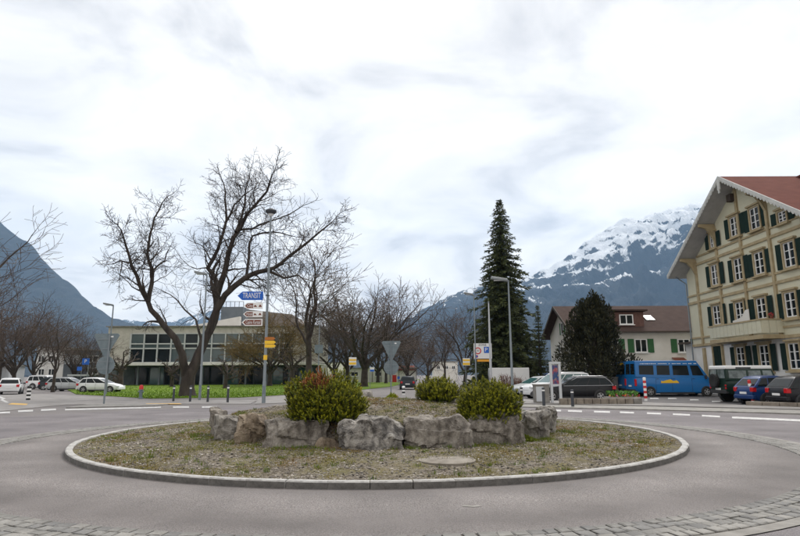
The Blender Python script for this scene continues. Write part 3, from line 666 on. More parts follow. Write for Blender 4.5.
# bare trees -------------------------------------------------
def tube_n(r): return 8 if r > .12 else 5 if r > .04 else 3
class Tree:
    def __init__(s, seed): s.q = random.Random(seed); s.big = MB(); s.small = MB(); s.nt = 0
    def put(s, pts, rs): (s.big if rs[0] > .035 else s.small).tube(pts, rs, tube_n(rs[0]), False)
    def branch(s, p, d, L, r, lvl, maxlvl, P):
        q = s.q; n = max(3, min(8, int(L / P['seg']))) if lvl < maxlvl else 3
        pts = [p.copy()]; rs = [r]; d = d.normalized(); tipr = max(P['rmin'], r * (.35 if lvl < maxlvl else .5))
        for i in range(n):
            d = (d + rv(q) * P['wig'] + Vector((0, 0, P['up'] * (1 if lvl < 2 else .6)))).normalized(); p = p + d * (L / n); pts.append(p.copy()); rs.append(r + (tipr - r) * (i + 1) / n)
        s.put(pts, rs); s.nt += 1
        if lvl < maxlvl: s.children(pts, rs, L, lvl, maxlvl, P)
    def children(s, pts, rs, L, lvl, maxlvl, P, start=.25, kids=None):
        q = s.q; n = len(pts) - 1
        k = kids if kids is not None else P['kids'][min(lvl, len(P['kids']) - 1)]
        for c in range(k):
            f = start + (1 - start) * (c + q.random()) / k; f = min(f, .999); i = int(f * n); u = f * n - i
            p = pts[i].lerp(pts[i + 1], u); r = rs[i] + (rs[i + 1] - rs[i]) * u; d = (pts[i + 1] - pts[i]).normalized()
            o = rv(q); o = (o - d * o.dot(d)).normalized(); an = R(q.uniform(*P['ang']))
            nd = d * math.cos(an) + o * math.sin(an) + Vector((0, 0, P['lift']))
            s.branch(p, nd, L * q.uniform(*P['len']) * (1.15 - .5 * f), max(P['rmin'], r * q.uniform(*P.get('cr', (.45, .7)))), lvl + 1, maxlvl, P)
        s.branch(pts[-1], pts[-1] - pts[-2], L * .5, rs[-1], lvl + 1, maxlvl, P)
    def finish(s, name, label, cat, loc, mb_, ms_, group=None, rz=0, parent_scale=None):
        t = thing(name, label, cat, loc, rz, group)
        build('trunk', s.big, mb_, t, smooth=60, fix=False); build('crown', s.small, ms_, t, fix=False)
        return t
DEF = dict(seg=.5, wig=.24, up=.05, rmin=.013, kids=[6, 6, 5, 4], ang=(28, 68), len=(.50, .82), lift=.08, cr=(.36, .6))

# the big tree on the lawn, limbs laid out after the photograph at one depth with a sway of their own
YT = 45.5
def limb(tr, px, ra, rb, sway, y0=0.0, k=10, lvl=1, maxlvl=4, P=None, start=.15):
    q = tr.q; pts = []; n = len(px) - 1
    for i, (a, b) in enumerate(px):
        pts.append(PY(a, b, YT + y0 + sway * i / n))
    # refine with small kinks
    fine = []; 
    for i in range(n):
        for u in (0, .5):
            p = pts[i].lerp(pts[i + 1], u)
            if u: p += rv(q) * (pts[i + 1] - pts[i]).length * .05
            fine.append(p)
    fine.append(pts[-1]); base = Vector((ROOT.x, ROOT.y, 0)); fine = [p - base for p in fine]
    m = len(fine) - 1; rs = [(ra + (rb * .8 - ra) * (i / m) ** .8) * 1.0 for i in range(m + 1)]
    tr.put(fine, rs)
    L = sum((fine[i + 1] - fine[i]).length for i in range(m))
    PP = dict(P or PB); k = int(k * 1.3)
    tr.children(fine, rs, min(max(L, 3.2), 5.0) * .66, lvl, maxlvl, PP, start, k)
    return fine
ROOT = G(186, 397.5, 0)
tr = Tree(11)
PB = dict(seg=.36, wig=.40, up=.02, rmin=.012, kids=[6, 6, 5, 4], ang=(28, 72), len=(.48, .8), lift=.08, cr=(.26, .5))
big_l = [((184.5, 399), (184.6, 388), (184.5, 372), (182.5, 355), (175, 338), (162, 323), (151, 310), (147.4, 300))]
TR = tr
base = Vector((ROOT.x, ROOT.y, 0))
pts = [PY(a, b, YT) - base for a, b in [(188, 402), (187, 395), (187, 387), (188.5, 378), (190, 371)]]
tr.put(pts, [.95, .70, .58, .54, .46])
limb(tr, [(187, 379), (184.5, 368), (182.5, 355), (175, 338), (162, 323), (151, 310), (147.4, 300)], .40, .22, -1.5, k=3, start=.5)
limb(tr, [(147.4, 300), (140, 286), (131.6, 266), (126, 246), (123, 235)], .20, .07, -2, -1.5, 14)
limb(tr, [(129, 263), (120, 260.6), (113, 264), (106, 265)], .08, .03, .8, -2, 6, 2)
limb(tr, [(122, 261), (121.6, 268), (119.6, 283)], .06, .03, -.8, -2, 4, 2)
limb(tr, [(148, 302), (151.8, 283.6), (153, 270.7), (147.4, 255), (150, 234.8), (154.6, 217.5), (162, 203)], .20, .06, 1.5, -1.5, 17)
limb(tr, [(153, 270.7), (164.7, 260.6), (169, 249)], .09, .04, 1, -.5, 6, 2)
limb(tr, [(190, 374), (196, 362), (202, 347.5), (210.7, 328.8), (216, 314), (216, 295)], .46, .33, 1.2, k=2, start=.6)
limb(tr, [(215.5, 296), (216.4, 282), (207.8, 268), (218, 249), (226.5, 220), (225, 200), (223.6, 183)], .28, .06, 2.5, 1.2, 18)
limb(tr, [(216, 298), (225, 272), (233.7, 237.6), (246.6, 214.6), (266.8, 191.6), (272.5, 174)], .30, .06, -2, 1.2, 18)
limb(tr, [(236, 232), (245, 203), (249.5, 177)], .14, .05, 2, 0, 12)
limb(tr, [(226, 222), (234, 205), (243, 196), (254, 188)], .10, .04, -2, 2, 8, 2)
limb(tr, [(245, 279), (246.6, 275), (249.5, 243), (252.4, 236), (272.5, 232), (288, 235)], .16, .05, 2, 0, 12)
limb(tr, [(240, 230), (252, 229), (268, 222), (290, 214), (304, 205)], .11, .04, -2.5, .5, 10, 2)
limb(tr, [(209, 333), (217, 309), (225, 295), (245, 278), (258, 272), (274, 268), (288, 257), (308, 242), (322, 230), (332, 222)], .34, .05, -2.5, .6, 22)
limb(tr, [(269.6, 271.5), (284, 278), (298, 275), (307, 283.6)], .13, .04, -1.5, -.5, 8, 2)
limb(tr, [(207.8, 268), (197, 269), (189, 266), (175, 249)], .06, .025, 1, 1.6, 6, 2)
limb(tr, [(203, 345), (196, 319.7), (177, 300), (162, 290.6)], .12, .035, 2, .8, 9, 2)
tr.finish('bare_tree', 'huge old leafless tree with forked trunk and spreading limbs on the lawn', 'tree', base, 'bark', 'twig', 'bare trees')

def bare_proto(seed, H, spread, tr_h, tr_r, kids, maxlvl=4, n_main=6, lean=0.0, up=.05, P=None):
    t = Tree(seed); q = t.q; PP = dict(DEF); PP.update(P or {}); PP['up'] = up; PP['kids'] = kids
    pts = [Vector((0, 0, -.1))]; n = 6; d = Vector((lean, 0, 1)).normalized(); rs = [tr_r * 1.35]
    for i in range(n):
        pts.append(pts[-1] + (d + rv(q) * .05).normalized() * (tr_h / n)); rs.append(tr_r * (1 - .3 * (i + 1) / n))
    t.put(pts, rs)
    for k in range(n_main):
        a = 6.283 * k / n_main + q.uniform(-.5, .5); tilt = q.uniform(.25, 1.0) if k else .08
        d = Vector((math.cos(a) * tilt * spread, math.sin(a) * tilt * spread, 1)).normalized()
        f = q.uniform(.62, 1.0) if k > 1 else 1.0; p = pts[int(f * n)]
        t.branch(p, d, (H - tr_h) * q.uniform(.55, .75) * (1.1 - .25 * tilt), tr_r * q.uniform(.4, .6), 1, maxlvl, PP)
    return t
PROTO = {}
def plant_tree(key, maker, px, y, ptop, label, rz=None, width=1.0, mats=('bark_far', 'twig_far'), group='bare trees', name='bare_tree', z=0.0, H0=10.0):
    p = PY(px, 380, y); x = p.x
    ht = PY(px, ptop, y).z - z
    if key not in PROTO:
        t = maker(); PROTO[key] = (t.big.mesh('trunk', False), t.small.mesh('crown', False), max(v[2] for v in t.big.v + t.small.v))
        PROTO[key][0].polygons.foreach_set('use_smooth', [True] * len(PROTO[key][0].polygons))
    b, s_, h0 = PROTO[key]
    t = thing(name, label, 'tree', (x, y, z), rz if rz is not None else (px * 1.7) % 6.28, group)
    k = ht / h0; t.scale = (k * width, k * width, k)
    for nm, me, m in (('trunk', b, mats[0]), ('crown', s_, mats[1])):
        o = link(nm, me, None, t)
        if not me.materials: me.materials.append(MATS[m])
    return t
mkA = lambda: bare_proto(21, 12, 1.2, 3.0, .30, [6, 6, 5, 4], n_main=7)
mkB = lambda: bare_proto(33, 11, 1.2, 2.6, .30, [6, 6, 5, 4], n_main=9, P=dict(wig=.2))
mkC = lambda: bare_proto(47, 13, .75, 4.2, .24, [6, 5, 5, 4], n_main=5, up=.08)
mkP = lambda: bare_proto(58, 5, 1.9, 2.0, .26, [4, 6, 5], 3, 7, up=.02, P=dict(wig=.34, ang=(30, 75), len=(.3, .5), rmin=.02, seg=.3))
mkO = lambda: bare_proto(64, 9, 1.1, 2.4, .25, [7, 7, 6, 5], n_main=9, up=-.02, P=dict(rmin=.013, wig=.28))
plant_tree('C', mkC, 308, 58, 216, 'tall leafless tree with leaning trunk right of the transit sign post', rz=.6, width=1.2)
plant_tree('B', mkB, 364, 80, 267, 'broad round-crowned leafless tree behind the left yellow bus stop sign', rz=2.1, width=1.3)
plant_tree('A', mkA, 334, 98, 286, 'leafless tree half hidden behind the leaning-trunk tree', rz=1.0)
plant_tree('B2', lambda: bare_proto(71, 9, 1.2, 2.2, .26, [6, 5, 5, 4], n_main=8), 408, 98, 318, 'brown twiggy tree standing above the parked dark car', rz=.3, width=1.15)
plant_tree('B2', None, 428, 118, 326, 'distant brown twiggy tree left of the far balconied house', rz=3.3, width=1.2)
plant_tree('A', None, 386, 112, 306, 'leafless tree behind the back of the give-way sign', rz=4.0)
plant_tree('A2', lambda: bare_proto(83, 12, 1.15, 2.8, .28, [6, 6, 5, 4], lean=-.12), 464, 74, 282, 'spreading leafless tree directly left of the tall spruce', rz=2.9, width=1.05)
plant_tree('C', None, 445, 96, 304, 'slim leafless tree behind the spreading one left of the spruce', rz=5.0)
plant_tree('B', None, 348, 104, 288, 'leafless tree behind the broad round-crowned one, towards the hall', rz=4.4)
plant_tree('A', None, 322, 118, 300, 'distant leafless tree at the right end of the hall', rz=3.0, width=1.1)
plant_tree('B', None, 378, 122, 312, 'distant leafless tree between the round-crowned tree and the give-way sign', rz=.9, width=1.1)
plant_tree('A3', lambda: bare_proto(91, 12, 1.2, 2.6, .34, [6, 5, 5, 4], n_main=7), -42, 42, 185, 'large leafless tree cut off by the left edge of the picture', rz=.9, width=1.0)
plant_tree('B', None, 14, 78, 302, 'leafless street tree behind the white car seen from the rear', rz=0.2, width=1.1)
plant_tree('A', None, 33, 84, 298, 'dark leafless tree left of the white off-road estate', rz=5.5, width=1.0)
plant_tree('C', None, 54, 60, 300, 'slim-trunked leafless tree between the white and the silver estate cars', rz=1.9, width=1.1)
plant_tree('A2', None, 92, 88, 316, 'leafless tree in front of the dark grey building', rz=.4)
plant_tree('B2', None, 74, 105, 318, 'hazy leafless tree behind the dark grey building corner', rz=1.4)
plant_tree('A3', None, -2, 95, 268, 'leafless tree beyond the street at the far left', rz=2.4)
plant_tree('P', mkP, 121, 78, 343, 'knobbly pollarded tree at the left end of the hall', rz=0.5, width=1.05)
plant_tree('P', None, 172, 84, 351, 'knobbly pollarded tree behind the big trunk', rz=2.5, width=1.0)
plant_tree('P', None, 225.5, 72, 352, 'knobbly pollarded tree between the two lamp posts', rz=4.2, width=1.05)
plant_tree('P', None, 292, 74, 340, 'knobbly pollarded tree right of the transit sign post', rz=5.6, width=1.0)
plant_tree('O', mkO, 270, 88, 303, 'ochre-twigged budding tree in front of the right half of the hall', rz=.5, width=1.15, mats=('bark_far', 'twig_ochre'), group='budding trees')

# conifers ---------------------------------------------------
def conifer(name, label, px, y, ptop, halfw, seed, mcol, levels, crown0=.05, droop=.5, density=1.0, power=.85, blade=.32):
    q = random.Random(seed); p = PY(px, 380, y); H = PY(px, ptop, y).z
    t = thing(name, label, 'tree', (p.x, y, 0), group=None)
    build('trunk', MB().tube([(0, 0, -.1), (0, 0, H * .5), (0, 0, H * .985)], [.42 * H / 20, .22 * H / 20, .02], 8, False), 'bark', t, fix=False)
    mb = MB(); tn = []; br = MB()
    for lv in range(levels):
        f = (lv + q.random()) / levels; z = H * (crown0 + (1 - crown0) * f)
        rad = halfw * (1 - f) ** power * q.uniform(.62, 1.12) * (1 + .16 * noise.noise((f * 9, seed, 0))) + .10
        nb = max(3, int(7 * density * (1 - f * .4))); a0 = q.uniform(0, 6.28)
        for k in range(nb):
            a = a0 + 6.283 * k / nb + q.uniform(-.3, .3); rr = rad * q.uniform(.6, 1.1); dx_, dy_ = math.cos(a), math.sin(a)
            pts = []
            for s in (0, .35, .7, 1.0):
                pts.append(Vector((dx_ * rr * s, dy_ * rr * s, z + .18 * rr * s - droop * rr * s * s + (.12 * rr * max(0, s - .7) * 3 if droop > .2 else 0))))
            br.tube(pts, [.05 * (1 - f) + .012, .03 * (1 - f) + .01, .018, .008], 3, False)
            ns = max(4, int(rr * 9 * density))
            for i in range(ns):
                s = (i + q.random()) / ns; j = min(2, int(s * 3)); u = s * 3 - j; c = pts[j].lerp(pts[j + 1], u)
                for w in range(4):
                    side = q.uniform(-1, 1); d = Vector((dx_ * .5 - dy_ * side, dy_ * .5 + dx_ * side, q.uniform(-.75, .25) if droop > .2 else q.uniform(-.2, .9))).normalized()
                    ln = blade * q.uniform(.5, 1.25) * (.55 + .45 * (1 - f)); b = c + rv(q) * .07; tip = b + d * ln; sd_ = d.cross(rv(q)).normalized() * ln * .13; o = len(mb.v)
                    mid = b.lerp(tip, .45)
                    mb.v += [tuple(b), tuple(mid - sd_), tuple(tip), tuple(mid + sd_)]; mb.f.append((o, o + 1, o + 2, o + 3)); g = q.uniform(0, .45) + .55 * s * q.random(); tn += [g * .6, g, g * 1.1, g]
    mb.tone = tn; cr = build('crown', mb, mcol, t, fix=False); build('branches', br, 'bark', cr, fix=False, kind='stuff')
    return t
tonemat('spruce', (0.022, 0.034, 0.013), (0.115, 0.13, 0.045), rnd=.4)
tonemat('yew', (0.012, 0.016, 0.008), (0.066, 0.06, 0.026), rnd=.5)
conifer('spruce_tree', 'very tall slim dark green spruce behind the bus stop signs', 506, 62, 200, 4.7, 4, 'spruce', 100, crown0=.04, droop=.46, density=1.2, power=.72, blade=.56)
conifer('conifer_tree', 'small slim dark conifer between the spruce and the house', 541, 58, 305, 1.35, 9, 'spruce', 44, crown0=.03, droop=.15, density=1.1, blade=.3)
# the yew: many upright pointed shoots over a broad uneven body
def yew(label, px, y, ptop, w, seed):
    q = random.Random(seed); p = PY(px, 380, y); H = PY(px, ptop, y).z
    t = thing('yew_tree', label, 'tree', (p.x, y, 0)); mb = MB(); tn = []; st = MB()
    st.tube([(0, 0, -.1), (0, 0, H * .3), (.2, 0, H * .7)], [.35, .25, .08], 8, False)
    lobes = []
    for k in range(84):
        f = q.random() ** .95; a = q.uniform(0, 6.283); env = w / 2 * (1 - f ** 1.6) ** .85 * (1 if f > .18 else .86 + f * .8); r = env * q.uniform(.4, .98)
        lobes.append((Vector((r * math.cos(a), r * math.sin(a), H * (.08 + .80 * f))), q.uniform(.5, .95) * (1 - .35 * f), q.uniform(1.0, 1.7) * (1 - .25 * f)))
    for c, tx, top in ((-.9, .5, .93), (.1, 0, 1.0), (.75, .3, .95), (1.4, .2, .86), (-1.5, .1, .83)):
        lobes.append((Vector((c, tx * .5, H * top - .8)), .38, .95))
    for c, rw, rh in lobes:
        st.tube([(0, 0, H * .18), (c.x * .6, c.y * .6, c.z * .75), c], [.1, .06, .02], 4, False)
        for i in range(330):
            d = rv(q); f = q.uniform(.35, 1.0) ** .5; b = c + Vector((d.x * rw, d.y * rw, d.z * rh)) * f
            if b.z < .25: continue
            ax = (Vector((d.x, d.y, abs(d.z) * .6 + .55)) + rv(q) * .4).normalized(); ln = q.uniform(.14, .34); tip = b + ax * ln; sd_ = ax.cross(rv(q)).normalized() * ln * .2; mid = b.lerp(tip, .5); o = len(mb.v)
            mb.v += [tuple(b), tuple(mid - sd_), tuple(tip), tuple(mid + sd_)]; mb.f.append((o, o + 1, o + 2, o + 3)); g = q.random() ** 1.5; tn += [g * .5, g, g, g]
    mb.tone = tn; build('crown', mb, 'yew', t, fix=False); build('trunk', st, 'bark', t, fix=False)
yew('broad dark yew with several pointed tops in front of the brown-roofed house', 597, 47.5, 293, 7.0, 6)
# reddish leafless hedge bush in front of the white trailer
def twig_bush(label, px, y, ptop, w, seed, m):
    q = random.Random(seed); p = PY(px, 385, y); H = PY(px, ptop, y).z; t = thing('bush', label, 'shrub', (p.x, y, 0)); mb = MB(); st = MB()
    for k in range(16):
        a = q.uniform(0, 6.283); r = w * .3 * q.random(); b = Vector((r * math.cos(a), r * math.sin(a), 0)); e_ = Vector((w * .5 * math.cos(a) * q.random(), w * .5 * math.sin(a) * q.random(), H * q.uniform(.6, .95)))
        st.tube([b, b.lerp(e_, .5) + rv(q) * .1, e_], [.02, .015, .008], 4, False)
        for i in range(60):
            c = b.lerp(e_, q.uniform(.25, 1)); d = (rv(q) + Vector((0, 0, .5))).normalized(); mb.tube([c, c + d * q.uniform(.15, .4)], [.009, .005], 3, False)
    build('stems', st, 'bark', t, fix=False); build('twigs', mb, m, t, fix=False)
mat('twig_red', (0.15, 0.075, 0.055), 0.9, island=.35)
twig_bush('reddish twiggy bush left of the street lamp by the parked cars', 503, 46, 373, 2.4, 3, 'twig_red')
twig_bush('second reddish twiggy bush under the street lamp', 519, 45.5, 376, 1.6, 5, 'twig_red')
twig_bush('low brown hedge bush at the left end of the hall', 117, 72, 374, 2.6, 8, 'twig_far')

# ------------------------------------------------------------------ buildings
def PX(px, py, x):
    d = ray(px, py); return CAM + d * (x / d.x)
def board_mat(name, c0, c1, pitch, axis='Z'):
    m = bpy.data.materials.new(name); m.use_nodes = True; t = m.node_tree; L = t.links.new; b = t.nodes['Principled BSDF']; MATS[name] = m
    b.inputs['Roughness'].default_value = 0.9; b.inputs['Specular IOR Level'].default_value = 0.08
    tc = t.nodes.new('ShaderNodeTexCoord'); w = t.nodes.new('ShaderNodeTexWave'); w.bands_direction = axis; w.wave_profile = 'SAW'; w.inputs['Scale'].default_value = 0.314 / pitch; w.inputs['Distortion'].default_value = 0.15; w.inputs['Detail'].default_value = 2
    L(tc.outputs['Object'], w.inputs['Vector'])
    n = t.nodes.new('ShaderNodeTexNoise'); n.inputs['Scale'].default_value = 1.6; n.inputs['Detail'].default_value = 8; L(tc.outputs['Object'], n.inputs['Vector'])
    x = t.nodes.new('ShaderNodeMix'); x.data_type = 'RGBA'; L(n.outputs[0], x.inputs[0]); x.inputs[6].default_value = (*c0, 1); x.inputs[7].default_value = (*c1, 1); L(x.outputs[2], b.inputs['Base Color'])
    bp = t.nodes.new('ShaderNodeBump'); bp.inputs['Strength'].default_value = 0.8; bp.inputs['Distance'].default_value = 0.04; L(w.outputs['Fac'], bp.inputs['Height']); L(bp.outputs[0], b.inputs['Normal'])
board_mat('siding', (0.58, 0.555, 0.42), (0.68, 0.655, 0.51), 0.22)
board_mat('tile_red', (0.09, 0.032, 0.025), (0.165, 0.06, 0.045), 0.30)
board_mat('tile_brown', (0.045, 0.03, 0.027), (0.09, 0.062, 0.053), 0.33)
board_mat('shutter_dark', (0.012, 0.03, 0.026), (0.03, 0.05, 0.042), 0.09)
board_mat('shutter_green', (0.05, 0.14, 0.06), (0.08, 0.20, 0.09), 0.09)
mat('ochre', (0.32, 0.25, 0.145), 0.8, (0.42, 0.34, 0.205), scale=2)
mat('plaster', (0.62, 0.61, 0.58), 0.9, (0.74, 0.73, 0.70), scale=0.7, detail=8)
mat('plaster_cream', (0.62, 0.595, 0.55), 0.9, (0.72, 0.695, 0.65), scale=0.6, detail=8)
mat('soffit', (0.38, 0.37, 0.35), 0.85, (0.46, 0.45, 0.43), scale=1.5)
mat('barge', (0.46, 0.46, 0.44), 0.7, (0.56, 0.56, 0.53), scale=2)
mat('wood_dark', (0.06, 0.045, 0.035), 0.8)
mat('brick_buff', (0.40, 0.38, 0.33), 0.9, (0.50, 0.48, 0.425), scale=1.2, detail=10, bump=0.5, bscale=12)
mat('grey_panel', (0.10, 0.12, 0.14), 0.6, (0.14, 0.16, 0.18), scale=0.6)
mat('light_panel', (0.5, 0.52, 0.54), 0.6)
mat('recess', (0.06, 0.072, 0.08), 0.8, (0.10, 0.112, 0.122), scale=0.8)
mat('stage', (0.17, 0.15, 0.13), 0.9, (0.24, 0.21, 0.19), scale=.5)
mat('glass_hall', (0.06, 0.085, 0.09), 0.07, spec=0.5)
mat('curtain', (0.32, 0.27, 0.26), 0.9, (0.5, 0.46, 0.44), scale=2)

# hotel -------------------------------------------------------
SC = 1.2; HX = 20.82 * SC; HYC = 33.5 * SC; HW = 7.35 * SC
hz = lambda z: CAM_H + (z - CAM_H) * SC
APEX, SLOPE, OVH = hz(13.55), 0.63, 1.44
hotel = thing('hotel_building', 'cream timber chalet hotel with ochre beams, dark shutters and deep red-tiled gable', 'building', (HX, HYC, 0))
LZ = lambda p: Vector((p.x - HX, p.y - HYC, p.z))
def hp(px, py, out=0.0): return LZ(PX(px, py, HX - out))        # pixel -> hotel local, on the facade plane moved out
F1 = hz(3.5)
DEPTH = 14.0
def roof_z(u): return APEX - SLOPE * abs(u)
mb = MB(); tw = 0.32
mb.prism([(0, -HW, F1), (0, HW, F1), (0, HW, roof_z(HW) - tw), (0, 0, APEX - tw), (0, -HW, roof_z(HW) - tw)], (0, 0, 0), (DEPTH, 0, 0)); build('wall', mb, 'siding', hotel)
build('base_wall', MB().box((DEPTH / 2 + .03, 0, F1 / 2 - .01), (DEPTH, 2 * HW + .02, F1 - .02)), 'plaster', hotel)
# roof: two tiled slabs with soffit
for s in (1, -1):
    ue = HW + 0.42; a = (-OVH, 0, APEX); b = (-OVH, s * ue, roof_z(ue))
    top = [(-OVH, 0, APEX), (DEPTH, 0, APEX), (DEPTH, s * ue, roof_z(ue)), (-OVH, s * ue, roof_z(ue))]
    rf = build('roof', MB().prism(top, (0, 0, -.11), (0, 0, 0)), 'tile_red', hotel)
    build('soffit', MB().prism(top, (0.03, -s * .02, -.30), (0.03, -s * .02, -.115)), 'soffit', rf)
    # bargeboard with scalloped lower edge
    n = 30; mbb = MB()
    bb = [(-OVH - .05, 0, APEX + .03), (-OVH - .05, s * (ue + .05), roof_z(ue) + .0)]
    mbb.prism([bb[0], bb[1], (bb[1][0], bb[1][1], bb[1][2] - .27), (bb[0][0], 0, bb[0][2] - .27)], (0, 0, 0), (.06, 0, 0))
    build('bargeboard', mbb, 'barge', rf)
    sc_ = MB(); L_ = ue / n
    for k in range(n):
        y0 = s * L_ * k; y1 = s * L_ * (k + 1); ym = (y0 + y1) / 2; x_ = -OVH - .03
        zt = lambda yy: APEX - SLOPE * abs(yy) - .24
        sc_.prism([(x_, y0, zt(y0)), (x_, y1, zt(y1)), (x_, y1 - (y1 - y0) * .12, zt(y1) - .08), (x_, ym, zt(ym) - .16), (x_, y0 + (y1 - y0) * .12, zt(y0) - .08)], (0, 0, 0), (.03, 0, 0))
    build('scallop_trim', sc_, 'barge', rf)
build('finial', MB().box((-OVH - .04, 0, APEX - .65), (.09, .3, .8)).box((-OVH - .04, 0, APEX - 1.15), (.08, .16, .3)), 'barge', hotel)
# gutter pipe at the far corner
build('downpipe', MB().tube([(-.9, HW + .25, roof_z(HW) - .35), (-.5, HW + .2, roof_z(HW) - .7), (-.12, HW - .02, roof_z(HW) - 1.1), (-.12, HW - .02, 1)], .06, 6), 'steel', hotel)
# taller main block behind with its own roof
build('rear_wall', MB().box((DEPTH / 2 + 8, -6, 6.6), (DEPTH - 1, 34, 13.2)), 'siding', hotel)
x0_, x1_ = 4.1, 12.0
rr = MB(); rr.prism([(x0_, 0, APEX - .3), (x0_ - .0, 0, APEX - .15), (x1_, 0, APEX + 3.4), (x1_, 0, APEX + 3.2)], (0, -20, 0), (0, 4.3, 0)); build('rear_roof', rr, 'tile_red', hotel)
build('valley_flashing', MB().bar((x0_ - .05, 4.3, APEX - .05), (x1_, 4.3, APEX + 3.45), .12, .1), 'barge', hotel)
# beams and pilasters
for nm, (pxs) in (('pilaster', ((699.5, 300), (722, 296), (747, 291), (776, 285))),):
    for a, b in pxs:
        u = hp(a, b).y; zt = roof_z(u) - .5
        build('pilaster', MB().box((-.06, u, (F1 + zt) / 2), (.16, .24, zt - F1)), 'ochre', hotel)
for u in (-HW + .35, hp(776, 285).y - 3.3, hp(776, 285).y - 6.2):
    zt = roof_z(u) - .5; build('pilaster', MB().box((-.06, u, (F1 + zt) / 2), (.16, .24, zt - F1)), 'ochre', hotel)
for u in (hp(699.5, 300).y,):
    build('pilaster', MB().box((.03, u, F1 / 2 - .1), (.30, .34, F1 - .2)), 'ochre', hotel)
for z in (hz(3.55), hz(6.52), hz(9.12)):
    hw = min(HW, (APEX - .4 - z) / SLOPE)
    build('beam', MB().box((-.045, 0, z), (.13, 2 * hw - .06, .2)), 'ochre', hotel)
    z2 = z + .62; hw = min(HW, (APEX - .4 - z2) / SLOPE)
    build('beam', MB().box((-.035, 0, z2), (.11, 2 * hw - .1, .14)), 'ochre', hotel)
for u, z in ((hp(699.5, 300).y, None), (hp(722, 296).y, None), (hp(776, 285).y, None), (hp(776, 285).y - 6.2, None)):
    zt = roof_z(u) - .35                                         # carved brackets under the eaves
    build('bracket', MB().prism([(-.08, u, zt - 1.5), (-.08, u, zt), (-OVH + .15, u, zt), (-OVH + .15, u, zt - .22), (-.75, u, zt - .35), (-.4, u, zt - .8)], (0, -.1, 0), (0, .1, 0)), 'ochre', hotel)
def window(px, yt, yb, w=1.15, sh='open', curtain=True, z=None):
    a, b = hp(px, yt), hp(px, yb); u = (a.y + b.y) / 2; z1, z0 = a.z, b.z; h = z1 - z0
    fr = MB(); t_ = .13
    for s in (-1, 1): fr.box((-.05, u + s * (w / 2 + t_ / 2), (z0 + z1) / 2), (.2, t_, h + 2 * t_))
    fr.box((-.05, u, z1 + t_ / 2), (.2, w, t_)); fr.box((-.05, u, z0 - t_ / 2), (.2, w, t_))
    wd = build('window', fr, 'ochre', hotel)
    build('sill', MB().box((-.12, u, z0 - t_ - .05), (.34, w + .5, .1)), 'ochre', wd)
    build('lintel', MB().box((-.10, u, z1 + t_ + .06), (.30, w + .45, .12)), 'ochre', wd)
    if sh == 'closed':
        for s in (-1, 1): build('shutter', MB().box((-.03, u + s * w / 4, (z0 + z1) / 2), (.07, w / 2 - .02, h)), 'shutter_dark', wd)
        return
    ca = MB()
    for s in (-1, 1):
        ca.box((-.03, u + s * (w / 2 - .03), (z0 + z1) / 2), (.07, .06, h)); 
    ca.box((-.04, u, (z0 + z1) / 2), (.08, .09, h)); ca.box((-.03, u, z1 - .03), (.065, w - .13, .06)); ca.box((-.03, u, z0 + .03), (.065, w - .13, .06))
    for k in (1 / 3, 2 / 3): ca.box((-.03, u, z0 + h * k), (.05, w - .13, .045))
    build('casement', ca, 'white', wd)
    for s in (-1, 1): build('pane', MB().box((-.012, u + s * w / 4, (z0 + z1) / 2), (.012, w / 2 - .08, h - .1)), 'glass', wd)
    for s in (-1, 1):
        sa = R(8) * s
        build('shutter', MB().box((-.085, u + s * (w / 2 + t_ + .30), (z0 + z1) / 2), (.05, .56, h + .08), rz=sa * .5), 'shutter_dark', wd)
for a in ((718, 305.5, 324.6), (741, 302, 321), (762.7, 297.8, 318.7), (792, 292, 317), (716, 264.5, 285), (739.6, 258, 280), (760.6, 251.8, 274), (790.6, 241.5, 267), (735.5, 216.5, 236), (756, 207, 229), (742, 347, 367), (766, 345, 370), (796, 343, 369)):
    window(*a, w=1.05)
window(719, 346, 366, 1.2, 'closed')
window(713.5, 233.5, 247.5, .7); window(783.5, 211, 222, .8)
lz = hp(734, 198, .0)
build('lantern_box', MB().box((-.25, lz.y, lz.z), (.4, .5, .55)), 'wood_dark', hotel)
# balcony
bo = 1.45; c0 = LZ(PX(711, 341, HX - bo)); c1 = LZ(PX(763, 337.5, HX - bo)); ua, ub = c0.y, c1.y; zb = (c0.z + c1.z) / 2 + .1; ztop = LZ(PX(730, 324.5, HX - bo)).z
bal = build('balcony', MB().box((-bo / 2 - .05, (ua + ub) / 2, zb - .1), (bo - .02, abs(ua - ub) + .1, .26)), 'ochre', hotel)
npan = 13
for k in range(npan):                                             # carved boards of the parapet
    u = ub + (ua - ub) * (k + .5) / npan; w = abs(ua - ub) / npan
    build('board', MB().box((-bo - .02, u, (zb + .12 + ztop) / 2), (.05, w - .035, ztop - zb - .16)).box((-bo - .045, u, (zb + ztop) / 2 + .1), (.02, w * .28, (ztop - zb) * .4)), 'siding', bal)
for k in range(3):
    x = -bo + (k + .5) * bo / 3
    for uu in (ub, ua): build('board', MB().box((x, uu, (zb + .12 + ztop) / 2), (bo / 3 - .03, .05, ztop - zb - .16)), 'siding', bal)
build('handrail', MB().box((-bo - .02, (ua + ub) / 2, ztop + .03), (.16, abs(ua - ub) + .2, .1)).box((-bo / 2, ub, ztop + .035), (bo - .1, .14, .09)).box((-bo / 2, ua, ztop + .035), (bo - .1, .14, .09)), 'ochre', bal)
p = hp(742, 318, .8); build('screen', MB().prism([(-.9, p.y + 1.0, ztop), (-.9, p.y - 1.0, ztop), (-.9, p.y - 1.0, ztop + .95), (-.9, p.y - .6, ztop + .9), (-.9, p.y - .1, ztop + .45), (-.9, p.y + 1.0, ztop + .3)], (0, 0, 0), (.04, 0, 0)), 'plaster_cream', bal)
